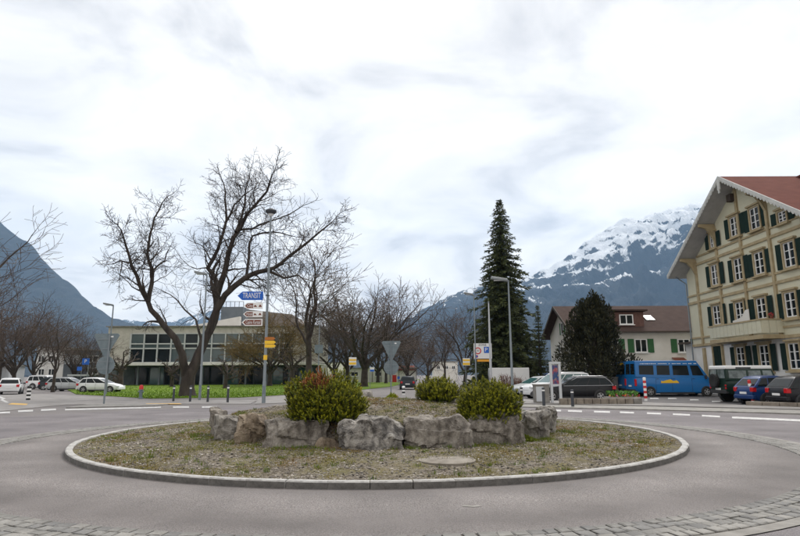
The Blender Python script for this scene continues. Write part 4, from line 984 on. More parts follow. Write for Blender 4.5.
fl = LZ(PX(774.5, 318, HX - .8)); fb = thing('flower_pot', 'small red flower pot on the hotel balcony corner', 'flower pot', (HX - bo * .5, HYC + ub, ztop + .08))
build('pot', MB().lathe([(.09, 0), (.13, .2), (.12, .2)], 10), 'brown_sign', fb); fm = MB(); q = random.Random(3)
for _ in range(40):
    d = rv(q); pp = Vector((d.x * .15, d.y * .15, .28 + d.z * .1)); fm.quad(pp, pp + rv(q) * .07, pp + rv(q) * .07)
build('flowers', fm, 'red', fb, fix=False)
# annex
ax = thing('annex_building', 'low white annex with a flat eave between hotel and vans', 'building', (25.7, 49.4, 0))
build('wall', MB().box((2.5, 1.2, 2.1), (5, 2.4, 4.2)), 'plaster', ax)
build('roof', MB().prism([(-.5, -.35, 4.2), (5, -.35, 4.55), (5, 2.7, 4.55), (-.5, 2.7, 4.2)], (0, 0, 0), (0, 0, .16)), 'wood_dark', ax)
build('downpipe', MB().tube([(.15, -.07, 4.15), (.15, -.07, .2)], .05, 6), 'plastic_dark', ax)

# brown-roofed house -----------------------------------------
YF = 58.0; HY = 5.2; YR = YF + HY; xl, xr = 17.9, 33.0
ze = PY(640, 331, YF - .7).z; zr = PY(620, 306, YR).z
hs = thing('house_building', 'white house with brown tiled roof, dormer and green shutters behind the vans', 'building', (xl, YF, 0))
W = xr - xl; pitch = (zr - ze) / (HY + .7)
build('wall', MB().prism([(0, 0, 0), (0, 2 * HY, 0), (0, 2 * HY, ze + pitch * .7 - .1), (0, HY, zr - .18), (0, 0, ze + pitch * .7 - .1)], (0, 0, 0), (W, 0, 0)), 'plaster_cream', hs)
for s in (-1, 1):
    ye = HY + s * (HY + .7); rf = build('roof', MB().prism([(-.9, HY, zr), (W + .8, HY, zr), (W + .8, ye, ze), (-.9, ye, ze)], (0, 0, -.16), (0, 0, 0)), 'tile_brown', hs)
    build('gutter', MB().bar((-.9, ye, ze - .08), (W + .8, ye, ze - .08), .14, .12), 'wood_dark', rf)
    build('verge_board', MB().bar((-.92, HY, zr - .12), (-.92, ye, ze - .12), .06, .28), 'wood_dark', rf)
def hloc(px, py, y): p = PY(px, py, y); return Vector((p.x - xl, p.y - YF, p.z))
a = hloc(612, 327, YF + .3); b = hloc(644.5, 310.5, YF + .3)
mat('dormer_wood', (0.10, 0.05, 0.04), 0.85, (0.15, 0.08, 0.065), scale=2, stretch=(6, 1, 1))
dm = build('dormer', MB().box(((a.x + b.x) / 2, .3 + 2.0, (a.z + b.z) / 2 - .1), (b.x - a.x - .3, 4.0, b.z - a.z - .1)), 'dormer_wood', hs)
build('dormer_roof', MB().box(((a.x + b.x) / 2, 2.2, b.z), (b.x - a.x + .3, 4.6, .16)), 'tile_brown', dm)
def simple_window(root, a, b, y, m_frame='white', mull=1, sh=None, both=True, depth=.1, tr=0):
    x0, x1, z0, z1 = a.x, b.x, b.z, a.z; x0, x1 = min(x0, x1), max(x0, x1); z0, z1 = min(z0, z1), max(z0, z1); t_ = .09; fr = MB()
    for x in (x0, x1): fr.box((x, y - depth / 2, (z0 + z1) / 2), (t_, depth, z1 - z0 + t_))
    for z in (z0, z1): fr.box(((x0 + x1) / 2, y - depth / 2 - .003, z), (x1 - x0 - t_, depth, t_))
    for k in range(mull): fr.box((x0 + (x1 - x0) * (k + 1) / (mull + 1), y - depth / 2 - .006, (z0 + z1) / 2), (t_, depth * .8, z1 - z0 - t_))
    wd = build('window', fr, m_frame, root)
    for k in range(mull + 1):
        w = (x1 - x0) / (mull + 1); build('pane', MB().box((x0 + w * (k + .5), y - .02, (z0 + z1) / 2), (w - t_, .02, z1 - z0 - t_)), 'glass', wd)
    build('sill', MB().box(((x0 + x1) / 2, y - .1, z0 - .1), (x1 - x0 + .3, .24, .07)), 'white', wd)
    if sh:
        for s, x in ((-1, x0), (1, x1)):
            if both or s == both: build('shutter', MB().box((x + s * .42, y - .05, (z0 + z1) / 2), (.6, .06, z1 - z0 + .12)), sh, wd)
    return wd
simple_window(dm, hloc(619.5, 315, YF + .25), hloc(633, 324, YF + .25), .3 - .01)
simple_window(hs, hloc(634.5, 339.5, YF), hloc(647, 352, YF), 0, sh='shutter_green')
simple_window(hs, hloc(677.5, 339.5, YF), hloc(690, 352, YF), 0, sh='shutter_green')
simple_window(hs, hloc(606, 339.5, YF), hloc(618, 352, YF), 0, sh='shutter_green')
simple_window(hs, hloc(636, 366, YF), hloc(648, 380, YF), 0, sh='shutter_green')
p1 = hloc(647, 314.5, YF + 2.4); sk_y = p1.y; sky_ = MB().box((0, 0, 0), (.9, 1.2, .08), M=Matrix.Rotation(math.atan(pitch), 3, 'X'))
o = build('skylight', sky_, 'glass_light', hs); o.location = (p1.x, 2.1, ze + pitch * (2.1 + .7) + .06)
build('awning', MB().prism([(hloc(672, 361, YF).x, 0, hloc(672, 358, YF).z), (hloc(684, 361, YF).x, 0, hloc(684, 358, YF).z), (hloc(684, 361, YF).x, -.9, hloc(684, 362, YF).z), (hloc(672, 361, YF).x, -.9, hloc(672, 362, YF).z)], (0, 0, 0), (0, 0, .06)), 'brown_sign', hs)
# gable-end windows (left side of the house)
for yy, z0, z1, sh in ((HY - .2, zr - 3.1, zr - 1.9, 1), (2.2, zr - 5.6, zr - 4.2, 0), (4.2, zr - 5.6, zr - 4.2, 0), (6.6, zr - 5.6, zr - 4.2, 0)):
    fr = MB(); 
    for s in (-1, 1): fr.box((-.03, yy + s * .45, (z0 + z1) / 2), (.12, .09, z1 - z0 + .1))
    for z in (z0, z1): fr.box((-.033, yy, z), (.12, .81, .09))
    wd = build('window', fr, 'white', hs); build('pane', MB().box((-.01, yy, (z0 + z1) / 2), (.02, .81, z1 - z0 - .09)), 'glass', wd)
    if sh:
        for s in (-1, 1): build('shutter', MB().box((-.04, yy + s * .78, (z0 + z1) / 2), (.06, .5, z1 - z0 + .1)), 'shutter_green', wd)
g = PY(608, 384, 45.0)
w_ = thing('garden_wall', 'low grey rendered wall left of the blue vans', 'wall', (g.x - .5, 46.0, 0)); build('wall', MB().box((0.3, 0, .65), (2.6, .25, 1.3)), 'concrete', w_); build('coping', MB().box((.3, 0, 1.34), (2.7, .35, .08)), 'concrete', w_)

# hall across the lawn ---------------------------------------
YH = 100.0
hall_p = PY(104, 380, YH); hall = thing('hall_building', 'long flat-roofed hall with buff brick end wall and tall gridded glazing', 'building', (hall_p.x, YH, 0))
def hh(px, py, y=YH): p = PY(px, py, y); return Vector((p.x - hall_p.x, p.y - YH, p.z))
zt = hh(110, 327).z; zs = hh(150, 365.2).z; zg1 = hh(150, 333.5).z; zg0 = hh(150, 362.8).z
xa, xb, xe = hh(130.5, 350).x, hh(293, 350).x, hh(318, 350).x
build('wall', MB().box((xa / 2, 4, (zt + zs) / 2 + .1), (xa, 8, zt - zs - .2)), 'brick_buff', hall)
build('wall', MB().box(((xb + xe) / 2, 4, (zt + zs) / 2 + .1), (xe - xb, 8, zt - zs - .2)), 'brick_buff', hall)
build('parapet', MB().box(((xa + xb) / 2, 4.05, (zg1 + zt) / 2), (xb - xa, 8, zt - zg1)), 'brick_buff', hall)
build('roof', MB().box((xe / 2, 9, zt + .06), (xe + .5, 19, .16)), 'concrete', hall)
build('floor_slab', MB().box((xe / 2 + .3, 3.2, (zs + zg0) / 2), (xe + .2, 9, zg0 - zs + .1)), 'plaster', hall)
build('back_wall', MB().box((xe / 2, 3.4, zs / 2 - .05), (xe - .6, .3, zs - .1)), 'recess', hall)
build('rear_block', MB().box((xe / 2, 13, zt / 2 - .1), (xe - 1, 10, zt - .2)), 'brick_buff', hall)
for k in range(10):
    build('column', MB().box((xa * .35 + (xe - xa * .5) * k / 9.2, 1.2, zs / 2), (.3, .3, zs)), 'grey_panel', hall)
q = random.Random(9)
for k in range(12):                                              # shop-front glazing under the slab
    x0 = xa * .9 + (xe - xa * 1.2) * k / 12; w = (xe - xa * 1.2) / 12
    wd = build('window', MB().box((x0 + w / 2, 3.2, zs - .35), (w - .1, .12, .12)).box((x0 + .06, 3.2, zs / 2 - .1), (.1, .12, zs - .5)), 'dark_metal', hall)
    build('pane', MB().box((x0 + w / 2 + .03, 3.18, zs / 2 - .1), (w - .2, .04, zs - .55)), q.choice(('glass', 'glass', 'glass_blue')), wd)
nb = 12; bw = (xb - xa) / nb
build('interior_back', MB().box(((xa + xb) / 2, 2.2, (zg0 + zg1) / 2), (xb - xa, .1, zg1 - zg0)), 'recess', hall)
rows = [(zg1 - .1, zg1 - 1.65), (zg1 - 1.95, zg1 - 2.45), (zg1 - 2.75, zg0 + .1)]
for k in range(nb):
    x0 = xa + bw * k; fr = MB()
    fr.box((x0, -.12, (zg0 + zg1) / 2), (.20, .3, zg1 - zg0 - .05))
    for z in (zg1 - .05, zg1 - 1.8, zg1 - 2.6, zg0 + .06): fr.box((x0 + bw / 2, -.08, z), (bw - .21, .2, .22 if z < zg1 - 1 and z > zg0 + 1 else .14))
    wd = build('window', fr, 'light_frame' if 'light_frame' in MATS else mat('light_frame', (0.45, 0.47, 0.47), 0.6), hall)
    for z1, z0 in rows: build('pane', MB().box((x0 + bw / 2, .0, (z0 + z1) / 2), (bw - .22, .03, z1 - z0)), q.choice(('glass_hall', 'glass_hall', 'glass')), wd)
    if q.random() < .45: build('blind', MB().box((x0 + bw / 2, .12, rows[2][0] - .5), (bw - .3, .04, 1.0)), 'curtain', wd)
# stage house and roof plant
st = [hh(232, 331, YH + 14), hh(312, 331, YH + 14)]
build('stage_house', MB().prism([(st[0].x, 10, zt - .2), (st[1].x, 10, zt - .2), (st[1].x - 3.5, 10, hh(290, 316, YH + 14).z), (hh(250, 311, YH + 14).x, 10, hh(250, 311, YH + 14).z)], (0, 1, 0), (0, 12, 0)), 'stage', hall)
pa, pb = hh(224, 318, YH + 8), hh(246, 308, YH + 8)
build('roof_plant', MB().box(((pa.x + pb.x) / 2, 8, (zt + pb.z) / 2), (pb.x - pa.x, 4, pb.z - zt)), 'grey_panel', hall)
rl = MB()
for k in range(6): rl.box((pa.x + (pb.x - pa.x) * k / 5, 6.2, pb.z + .5), (.08, .08, 1.0))
rl.box(((pa.x + pb.x) / 2, 6.2, pb.z + 1.0), (pb.x - pa.x, .08, .08)); build('roof_railing', rl, 'dark_metal', hall)
lo_ = MB()
sr = [hh(178, 327, YH + 6), hh(236, 318, YH + 6)]
build('raised_roof', MB().prism([(sr[0].x, 5, zt + .1), (st[0].x + 4, 5, zt + .1), (st[0].x + 4, 5, hh(236, 317, YH + 6).z), (sr[1].x, 5, sr[1].z)], (0, 0, 0), (0, 8, 0)), 'plaster_cream', hall)

# left-hand buildings ----------------------------------------
def block(name, label, pa, pb, ptop, y, m, depth=9, wins=(), extra=None):
    a, b = PY(pa, 380, y), PY(pb, 380, y); z = PY((pa + pb) / 2, ptop, y).z
    t = thing(name, label, 'building', (a.x, y, 0)); W = b.x - a.x
    build('wall', MB().box((W / 2, depth / 2, z / 2), (W, depth, z)), m, t); build('roof', MB().box((W / 2, depth / 2, z + .1), (W + .5, depth + .5, .22)), 'concrete', t)
    for (xa_, xb_, ya_, yb_) in wins:
        A, B = PY(xa_, ya_, y), PY(xb_, yb_, y); simple_window(t, Vector((A.x - a.x, 0, A.z)), Vector((B.x - a.x, 0, B.z)), 0)
    return t, a
block('apartment_building', 'white building at the far left behind the parked cars', 34, 62, 348, 112, 'plaster', wins=[(39, 44, 356, 362), (49, 54, 356, 362), (39, 44, 369, 375), (49, 54, 369, 375)])
t, a = block('office_building', 'dark grey modern building with a pale panel left of the hall', 62, 101, 351, 106, 'grey_panel', wins=[(88, 98, 356, 362), (88, 98, 368, 374)])
A, B = PY(66, 355, 106), PY(84, 364, 106); build('panel', MB().box(((A.x + B.x) / 2 - a.x, -.1, (A.z + B.z) / 2), (B.x - A.x, .2, A.z - B.z)), 'light_panel', t)
A, B = PY(70, 373.5, 103), PY(88, 377, 103); build('canopy', MB().box(((A.x + B.x) / 2 - a.x, -2, (A.z + B.z) / 2), (B.x - A.x, 3.6, .3)), 'light_panel', t)
build('canopy_post', MB().tube([(A.x - a.x + .3, -3.6, 0), (A.x - a.x + .3, -3.6, A.z - .2)], .06, 6), 'steel', t); build('canopy_post', MB().tube([(B.x - a.x - .3, -3.6, 0), (B.x - a.x - .3, -3.6, A.z - .2)], .06, 6), 'steel', t)
t, a = block('shelter_building', 'small flat-roofed grey shelter at the far left edge', -14, 8, 366, 96, 'light_panel', depth=4)
# low buildings in the middle distance
t, a = block('low_building', 'long low whitish building behind the give-way sign, with a red door', 344, 416, 368.5, 128, 'plaster', depth=10, wins=[(351, 358, 372, 376), (375, 381, 372, 376)])
A, B = PY(392.5, 375, 128), PY(396.5, 384, 128); build('door', MB().box(((A.x + B.x) / 2 - a.x, -.05, A.z / 2), (B.x - A.x, .14, A.z)), 'red', t)
for k in range(9): build('pier', MB().box((.4 + k * 1.95, -.06, 1.3), (.16, .14, 2.6)), 'concrete', t)
A, B = PY(398, 366, 127), PY(416, 371, 127); build('red_roof', MB().prism([(A.x - a.x, 0, PY(405, 370.5, 127).z), (B.x - a.x, 0, PY(405, 370.5, 127).z), (B.x - a.x - .3, 4, PY(405, 366, 127).z), (A.x - a.x + .3, 4, PY(405, 366, 127).z)], (0, -.6, 0), (0, -.6, .2)), 'tile_red', t)
block('far_building', 'distant pale house with balconies between the bare trees', 434, 458, 362, 175, 'plaster_cream', wins=[(437, 440, 366, 369), (445, 448, 366, 369), (452, 455, 366, 369)])
block('far_building', 'distant pale house behind the leafless tree left of the road', 318, 346, 363, 165, 'plaster_cream', wins=[(322, 326, 367, 371), (334, 338, 367, 371)])

# ------------------------------------------------------------------ vehicles
def paint(name, c, c2=None): return mat('paint_' + name, c, 0.3, c2, scale=2, coat=0.08 if max(c) < .1 else .2, spec=0.22 if max(c) < .1 else .4)
paint('cwhite', (0.70, 0.71, 0.72)); paint('silver', (0.42, 0.44, 0.45)); paint('cblack', (0.012, 0.012, 0.014)); paint('blue', (0.006, 0.035, 0.14)); paint('van_blue', (0.008, 0.14, 0.40)); paint('green', (0.012, 0.03, 0.022)); paint('dark', (0.02, 0.028, 0.035)); paint('charcoal', (0.013, 0.013, 0.016))
KINDS = {
 # L, W, H, belt profile (s from rear 0 to front 1, z), cabin (rear base, rear top, front top, front base) as s, pillar fractions, wheels s, wheel R, roof half-width factor
 'hatch': dict(L=4.2, W=1.76, H=1.46, belt=[(0, .78), (.02, .92), (.1, .97), (.45, .94), (.68, .93), (.74, .92), (.88, .80), (.97, .66), (1, .52)], cab=(.03, .13, .48, .75), pil=(0, .28, .60, 1), wh=(.185, .805), R=.31, rt=.74),
 'small': dict(L=3.85, W=1.68, H=1.48, belt=[(0, .72), (.02, .92), (.1, .97), (.45, .95), (.68, .94), (.75, .93), (.89, .82), (.97, .68), (1, .54)], cab=(.015, .15, .50, .78), pil=(0, .26, .62, 1), wh=(.175, .815), R=.30, rt=.75),
 'estate': dict(L=4.8, W=1.82, H=1.48, belt=[(0, .72), (.02, .94), (.1, .98), (.45, .95), (.66, .94), (.72, .92), (.88, .80), (.97, .66), (1, .5)], cab=(.01, .09, .50, .73), pil=(0, .26, .50, .74, 1), wh=(.205, .80), R=.32, rt=.72),
 'suv': dict(L=4.75, W=1.88, H=1.72, belt=[(0, .85), (.02, 1.05), (.1, 1.10), (.45, 1.08), (.66, 1.07), (.72, 1.05), (.9, .95), (.98, .78), (1, .6)], cab=(.01, .06, .52, .72), pil=(0, .24, .50, .76, 1), wh=(.20, .80), R=.36, rt=.78),
 'minibus': dict(L=5.9, W=2.0, H=2.55, belt=[(0, 1.0), (.005, 1.42), (.1, 1.42), (.6, 1.42), (.86, 1.40), (.90, 1.30), (.96, 1.12), (.992, .92), (1, .6)], cab=(.002, .012, .765, .90), pil=(0, .27, .49, .76, 1), wh=(.17, .855), R=.34, rt=.88),
 'offroad': dict(L=4.4, W=1.78, H=2.0, belt=[(0, .9), (.003, 1.26), (.1, 1.26), (.62, 1.26), (.66, 1.24), (.70, 1.16), (.97, 1.12), (.995, 1.05), (1, .7)], cab=(.002, .01, .60, .655), pil=(0, .42, .72, 1), wh=(.22, .80), R=.40, rt=.90),
}
def wheel(root, x, y, r, side, m='rim'):
    w = build('wheel', MB().lathe([(r * .62, -.09), (r * .93, -.10), (r, -.06), (r, .06), (r * .93, .10), (r * .64, .10), (r * .60, .05)], 20), 'tyre', root, smooth=40)
    w.location = (x, y, r); w.rotation_euler = (R(-90) * side, 0, 0)
    rm = MB(); rm.lathe([(r * .63, .03), (r * .63, .085), (r * .57, .085), (r * .55, .05), (.02, .05)], 18); rm.lathe([(r * .14, .05), (r * .13, .095), (.01, .10)], 8)
    for k in range(5):
        a = 6.283 * k / 5; rm.bar((r * .1 * math.cos(a), r * .1 * math.sin(a), .075), (r * .58 * math.cos(a), r * .58 * math.sin(a), .075), r * .16, .03)
    build('rim', rm, m, w, smooth=40)
def car(kind, label, loc, heading, m, cat='car', name='parked_car', roofm=None, rails=False, plate=True, chrome=False, group='parked cars', glass='glass', lower=None):
    K = KINDS[kind]; L_, W, H = K['L'], K['W'], K['H']; t = thing(name, label, cat, loc, heading, group)
    X = lambda s: (s - .5) * L_
    boxy = kind in ('offroad', 'minibus')
    st = sorted(set([0, .015, .05, .1, .2, .3, .4, .5, .6, .66, .7, .75, .8, .85, .9, .95, .985, 1] + [s for s, _ in K['belt']]))
    mb = MB(); sec = []
    for s in st:
        zt = interp(K['belt'], s); e = min(s, 1 - s); wf = .5 * W * ((.90 if boxy else .80) + (.10 if boxy else .20) * ssm(0, .10 if boxy else .17, e)); zb = .22 + .12 * (1 - ssm(0, .12, e))
        if kind == 'offroad': zb += .22
        mid = zb + (zt - zb) * .5
        half = [(.86 * wf, zb), (.97 * wf, zb + .10), (wf, mid), (.985 * wf, zt - .10), (.93 * wf, zt - .015), (.6 * wf, zt + .015)]
        sec.append([(X(s), -y, z) for y, z in half] + [(X(s), y, z) for y, z in reversed(half)])
    n = len(sec[0])
    for r_ in sec: mb.v += r_
    for i in range(len(sec) - 1):
        for k in range(n): mb.f.append((i * n + k, i * n + (k + 1) % n, (i + 1) * n + (k + 1) % n, (i + 1) * n + k))
    mb.f.append(tuple(range(n))); mb.f.append(tuple((len(sec) - 1) * n + k for k in range(n))[::-1])
    body = build('body', mb, m, t, smooth=42)
    # sill and bumpers in dark plastic
    sk = MB(); zs_ = .24 + (.22 if kind == 'offroad' else 0)
    for s in (-1, 1): sk.box((0, s * (W / 2 - .035), zs_), (L_ * .42, .07, .12))
    build('sill', sk, lower or 'plastic_dark', body)
    build('bumper', MB().box((-L_ / 2 + .06, 0, .42 if kind != 'offroad' else .6), (.2, W * .86, .2)), 'plastic_dark' if boxy or m in ('paint_cblack',) else m, body, bevel=.04)
    build('bumper', MB().box((L_ / 2 - .08, 0, .38 if kind != 'offroad' else .6), (.2, W * .82, .22)), 'plastic_dark' if boxy else m, body, bevel=.04)
    # cabin
    a, b, c, d = (X(s) for s in K['cab']); zb_r, zb_f = interp(K['belt'], K['cab'][0] + .03) - .03, interp(K['belt'], K['cab'][3]) - .03
    yb, yt = W / 2 * (.985 if boxy else .93), W / 2 * K['rt']
    hr = H - (.06 if not boxy else .03)
    def side(f, v, s=1, off=0.0):                                # point on the cabin side: f rear->front, v belt->roof
        g_ = f ** 5 if boxy else f; x = a + (d - a) * f + (b - a) * v * (1 - g_) + (c - d) * v * g_; z = (zb_r + (zb_f - zb_r) * f) * (1 - v) + hr * v; bow = math.sin(math.pi * v) * .02
        return Vector((x, s * (yb + (yt - yb) * v + bow + off), z + (.05 * math.sin(math.pi * f) * v if not boxy else 0)))
    cb = MB(); nf, nv = 8, 4; ring_ = []
    for i in range(nf + 1):
        rowp = [side(i / nf, j / nv, -1) for j in range(nv + 1)]; top = side(i / nf, 1, 1)
        rowp += [Vector((top.x, y * yt, top.z + (.035 if abs(y) < .9 else .02))) for y in (-.7, 0, .7)]
        rowp += [side(i / nf, j / nv, 1) for j in range(nv, -1, -1)]
        cb.v += [tuple(p) for p in rowp]; nn = len(rowp)
    for i in range(nf):
        for k in range(nn - 1): cb.f.append((i * nn + k, i * nn + k + 1, (i + 1) * nn + k + 1, (i + 1) * nn + k))
    cb.f.append(tuple(range(nn))); cb.f.append(tuple(nf * nn + k for k in range(nn))[::-1])
    cab = build('cabin', cb, roofm if (roofm and kind != 'offroad') else m, t, smooth=45)
    if kind == 'offroad':
        build('roof', MB().prism([side(0, 1, 1) + Vector((-.02, .03, -.12)), side(0, 1, -1) + Vector((-.02, -.03, -.12)), side(1, 1, -1) + Vector((.06, -.03, -.12)), side(1, 1, 1) + Vector((.06, .03, -.12))], (0, 0, 0), (0, 0, .20)), roofm, cab, bevel=.05)
        for s in (-1, 1): build('roof_window', MB().bar(side(.2, .93, s, .025), side(.5, .93, s, .025), .02, .07), 'glass', cab)
    v0, v1 = (.10, .86) if not boxy else (.16, .74)
    for s in (-1, 1):
        P = K['pil']
        for i in range(len(P) - 1):
            gp = .012 if not boxy else .022; f0, f1 = P[i] + (.05 if i == 0 else gp), P[i + 1] - (.05 if i == len(P) - 2 else gp)
            q0 = [side(f0, v0, s, .006), side(f1, v0, s, .006), side(f1, .5, s, .008), side(f1, v1, s, .006), side(f0, v1, s, .006), side(f0, .5, s, .008)]
            build('side_window', MB().add([tuple(p) for p in q0], [(0, 1, 2, 5), (5, 2, 3, 4)]), glass, cab, fix=False)
        if chrome: build('trim', MB().tube([side(.03, .06, s, .012), side(.03, .55, s, .014), side(.08, .92, s, .012), side(.5, .93, s, .012), side(.9, .92, s, .012), side(.97, .06, s, .012), side(.03, .06, s, .012)], .013, 4, False), 'rim', cab, fix=False)
        if rails: build('roof_rail', MB().tube([side(.08, 1.0, s, -.05) + Vector((0, 0, .01)), side(.14, 1.0, s, -.05) + Vector((0, 0, .06)), side(.85, 1.0, s, -.05) + Vector((0, 0, .06)), side(.92, 1.0, s, -.05) + Vector((0, 0, .01))], .018, 5), 'rim', cab)
        build('mirror', MB().box((d - .28, s * (W / 2 + .07), zb_f + .10), (.12, .2, .14 if not boxy else .26)), 'plastic_dark', cab, bevel=.03)
        for i in range(1, len(P) - 1):                            # door shut lines and handles
            xx = side(P[i], 0, s).x; build('door_seam', MB().box((xx, s * (W / 2 * .995), .62 if not boxy else .85), (.012, .012, .62 if not boxy else .95)), 'black', body)
            build('handle', MB().box((xx + .14, s * (W / 2 * .99), interp(K['belt'], P[i] * .6 + .1) - .16), (.17, .03, .03)), 'plastic_dark' if boxy else m, body)
    fr = lambda f, v, y, o: Vector((side(f, v).x + o, y * side(f, v).y, side(f, v).z))
    for f, o, nm in ((1, .012, 'windscreen'), (0, -.012, 'rear_window')):
        va, vb = (.08, .90) if nm == 'windscreen' else (.16, .84)
        halves = ((-.88, .88),) if not (boxy and nm == 'rear_window') else ((-.84, -.06), (.06, .84))
        for y0, y1 in halves: build(nm, MB().quad(fr(f, va, y0, o), fr(f, va, y1, o), fr(f, vb, y1, o), fr(f, vb, y0, o)), glass, cab, fix=False)
    r = K['R']
    for s in (-1, 1):
        for x in (X(K['wh'][0]), X(K['wh'][1])):
            ar = build('wheel_arch', MB().lathe([(r * 1.17, -.1), (r * 1.17, .012), (r * 1.12, .02), (.02, .012)], 22), 'plastic_dark', body); ar.location = (x, s * (W / 2 - .008), r * 1.02); ar.rotation_euler = (R(-90) * s, 0, 0)
            wheel(t, x, s * (W / 2 - .075), r, s)
        zt_ = interp(K['belt'], .03)
        if kind == 'minibus': tl = MB().box((-L_ / 2 + .03, s * (W / 2 - .13), 1.0), (.12, .16, .5))
        elif kind == 'offroad': tl = MB().box((-L_ / 2 - .005, s * (W / 2 - .14), .95), (.06, .1, .1)).box((-L_ / 2 - .005, s * (W / 2 - .14), .8), (.06, .1, .1))
        else: tl = MB().box((-L_ / 2 + .10, s * (W / 2 - .22), zt_ - .13), (.22, .22, .22))
        build('tail_light', tl, 'tail_light', body, bevel=.02)
        build('headlight', MB().box((L_ / 2 - .18, s * (W / 2 - .26), interp(K['belt'], .96) - .08), (.3, .32, .15)), 'head_light', body, bevel=.03)
    if plate: build('number_plate', MB().box((-L_ / 2 - .012 - (.03 if kind == 'minibus' else 0), 0, .62 if not boxy else .75), (.02, .5, .11)), 'white', body)
    if kind == 'offroad':
        sw = build('spare_wheel', MB().lathe([(.2, -.1), (.38, -.1), (.40, -.05), (.40, .08), (.3, .1), (.05, .06)], 20), 'tyre', t); sw.location = (-L_ / 2 - .14, .1, 1.2); sw.rotation_euler = (0, R(-90), 0)
        build('mudflap', MB().box((X(.22) - .5, W / 2 - .15, .5), (.03, .28, .4)).box((X(.22) - .5, -W / 2 + .15, .5), (.03, .28, .4)), 'black', body)
    return t
def at(px, y): return (PY(px, 388, y).x, y, 0)         # on the road, y metres ahead
H0 = 0.0
car('hatch', 'white hatchback parked side-on at the edge of the lawn', at(101, 58.5), 0.02, 'paint_cwhite')
car('estate', 'silver estate parked left of the white hatchback', at(71, 64.5), 0.05, 'paint_silver', rails=True)
car('small', 'dark small car half hidden behind the silver estate', at(57.5, 70), 0.1, 'paint_dark')
car('suv', 'white off-road estate parked behind the slim tree on the left', at(48, 74), 0.0, 'paint_cwhite', rails=True)
car('hatch', 'white car with red tail lights driving away at the left edge', at(11, 53.5), math.atan2(53.5, -34) - .06, 'paint_cwhite', name='moving_car', group='moving cars')
car('hatch', 'dark car driving away on the road beyond the mound', at(408, 66), R(88), 'paint_dark', name='moving_car', group='moving cars')
car('estate', 'black estate with chrome window trim parked behind the bollards', at(572, 35.6), math.pi - .02, 'paint_cblack', rails=True, chrome=True)
car('suv', 'white car with roof rails directly behind the black estate', at(556, 40.0), math.pi + .28, 'paint_cwhite', rails=True, glass='glass_blue')
car('hatch', 'silver hatchback leftmost of the cars parked behind the info panel', at(536, 44.5), math.pi + .32, 'paint_silver', glass='glass_blue')
car('suv', 'blue car whose roof shows above the white one', at(552, 49), math.pi + .25, 'paint_blue')
van = car('minibus', 'blue minibus with yellow lettering parked side-on before the house', at(671, 42.8), 0.0, 'paint_van_blue', cat='van', name='parked_van', group='blue minibuses')
van2 = car('minibus', 'second blue minibus, mostly hidden, its rear showing left of the first', at(659, 45.6), 0.0, 'paint_van_blue', cat='van', name='parked_van', group='blue minibuses')
car('offroad', 'dark green off-road vehicle with white roof parked at the hotel', at(756, 33.4), 0.03, 'paint_green', cat='off-road vehicle', roofm='white', glass='glass_light')
car('small', 'bright blue small hatchback parked beside the green off-road vehicle', at(777, 30.6), 0.10, 'paint_blue')
car('small', 'black small hatchback at the right edge, nearest the hotel cars', at(813, 28.2), 0.08, 'paint_charcoal')
# lettering on the vans
for v_ in (van,):
    lg = MB(); q = random.Random(4); x = -1.55
    lg.prism([(-1.15, -1.012, .96), (.15, -1.012, .96), (.10, -1.012, 1.06), (-.02, -1.012, 1.15), (-.25, -1.012, 1.10), (-.45, -1.012, 1.22), (-.75, -1.012, 1.16), (-1.0, -1.012, 1.08), (-1.12, -1.012, 1.12)], (0, 0, 0), (0, -.006, 0)); build('logo', lg, 'yellow_sign', v_)
    tx = MB(); x = -2.5
    while x < 1.6:
        w = q.uniform(.06, .13); tx.box((x, -.935, 2.33), (w * .7, .06, .055 * q.uniform(.7, 1.1))); x += w + (.14 if q.random() < .18 else .02)
    build('lettering', tx, 'white', v_, kind='stuff')
for v_ in (van2,): build('logo', MB().box((-2.93, -.35, 2.38), (.03, .6, .16)), 'yellow_sign', v_)
# white box trailer
p = PY(511, 385, 57); tl = thing('box_trailer', 'white box trailer parked behind the bushes left of the lamp', 'trailer', (p.x, 57, 0))
zt_ = PY(511, 368.8, 57).z; Wd = 37 / FPX * 57
build('box', MB().box((0, 1.1, (zt_ + .55) / 2 + .1), (Wd, 2.2, zt_ - .55)), 'white', tl, bevel=.04)
for x in (-.5, .5): wheel(tl, x * 1.4, -.02, .3, -1)
build('chassis', MB().box((0, 1.1, .45), (Wd * .96, 1.8, .14)), 'dark_metal', tl); build('door_frame', MB().box((-Wd / 2 - .02, 1.1, (zt_ + .6) / 2), (.04, 2.0, zt_ - .8)), 'light_panel', tl)

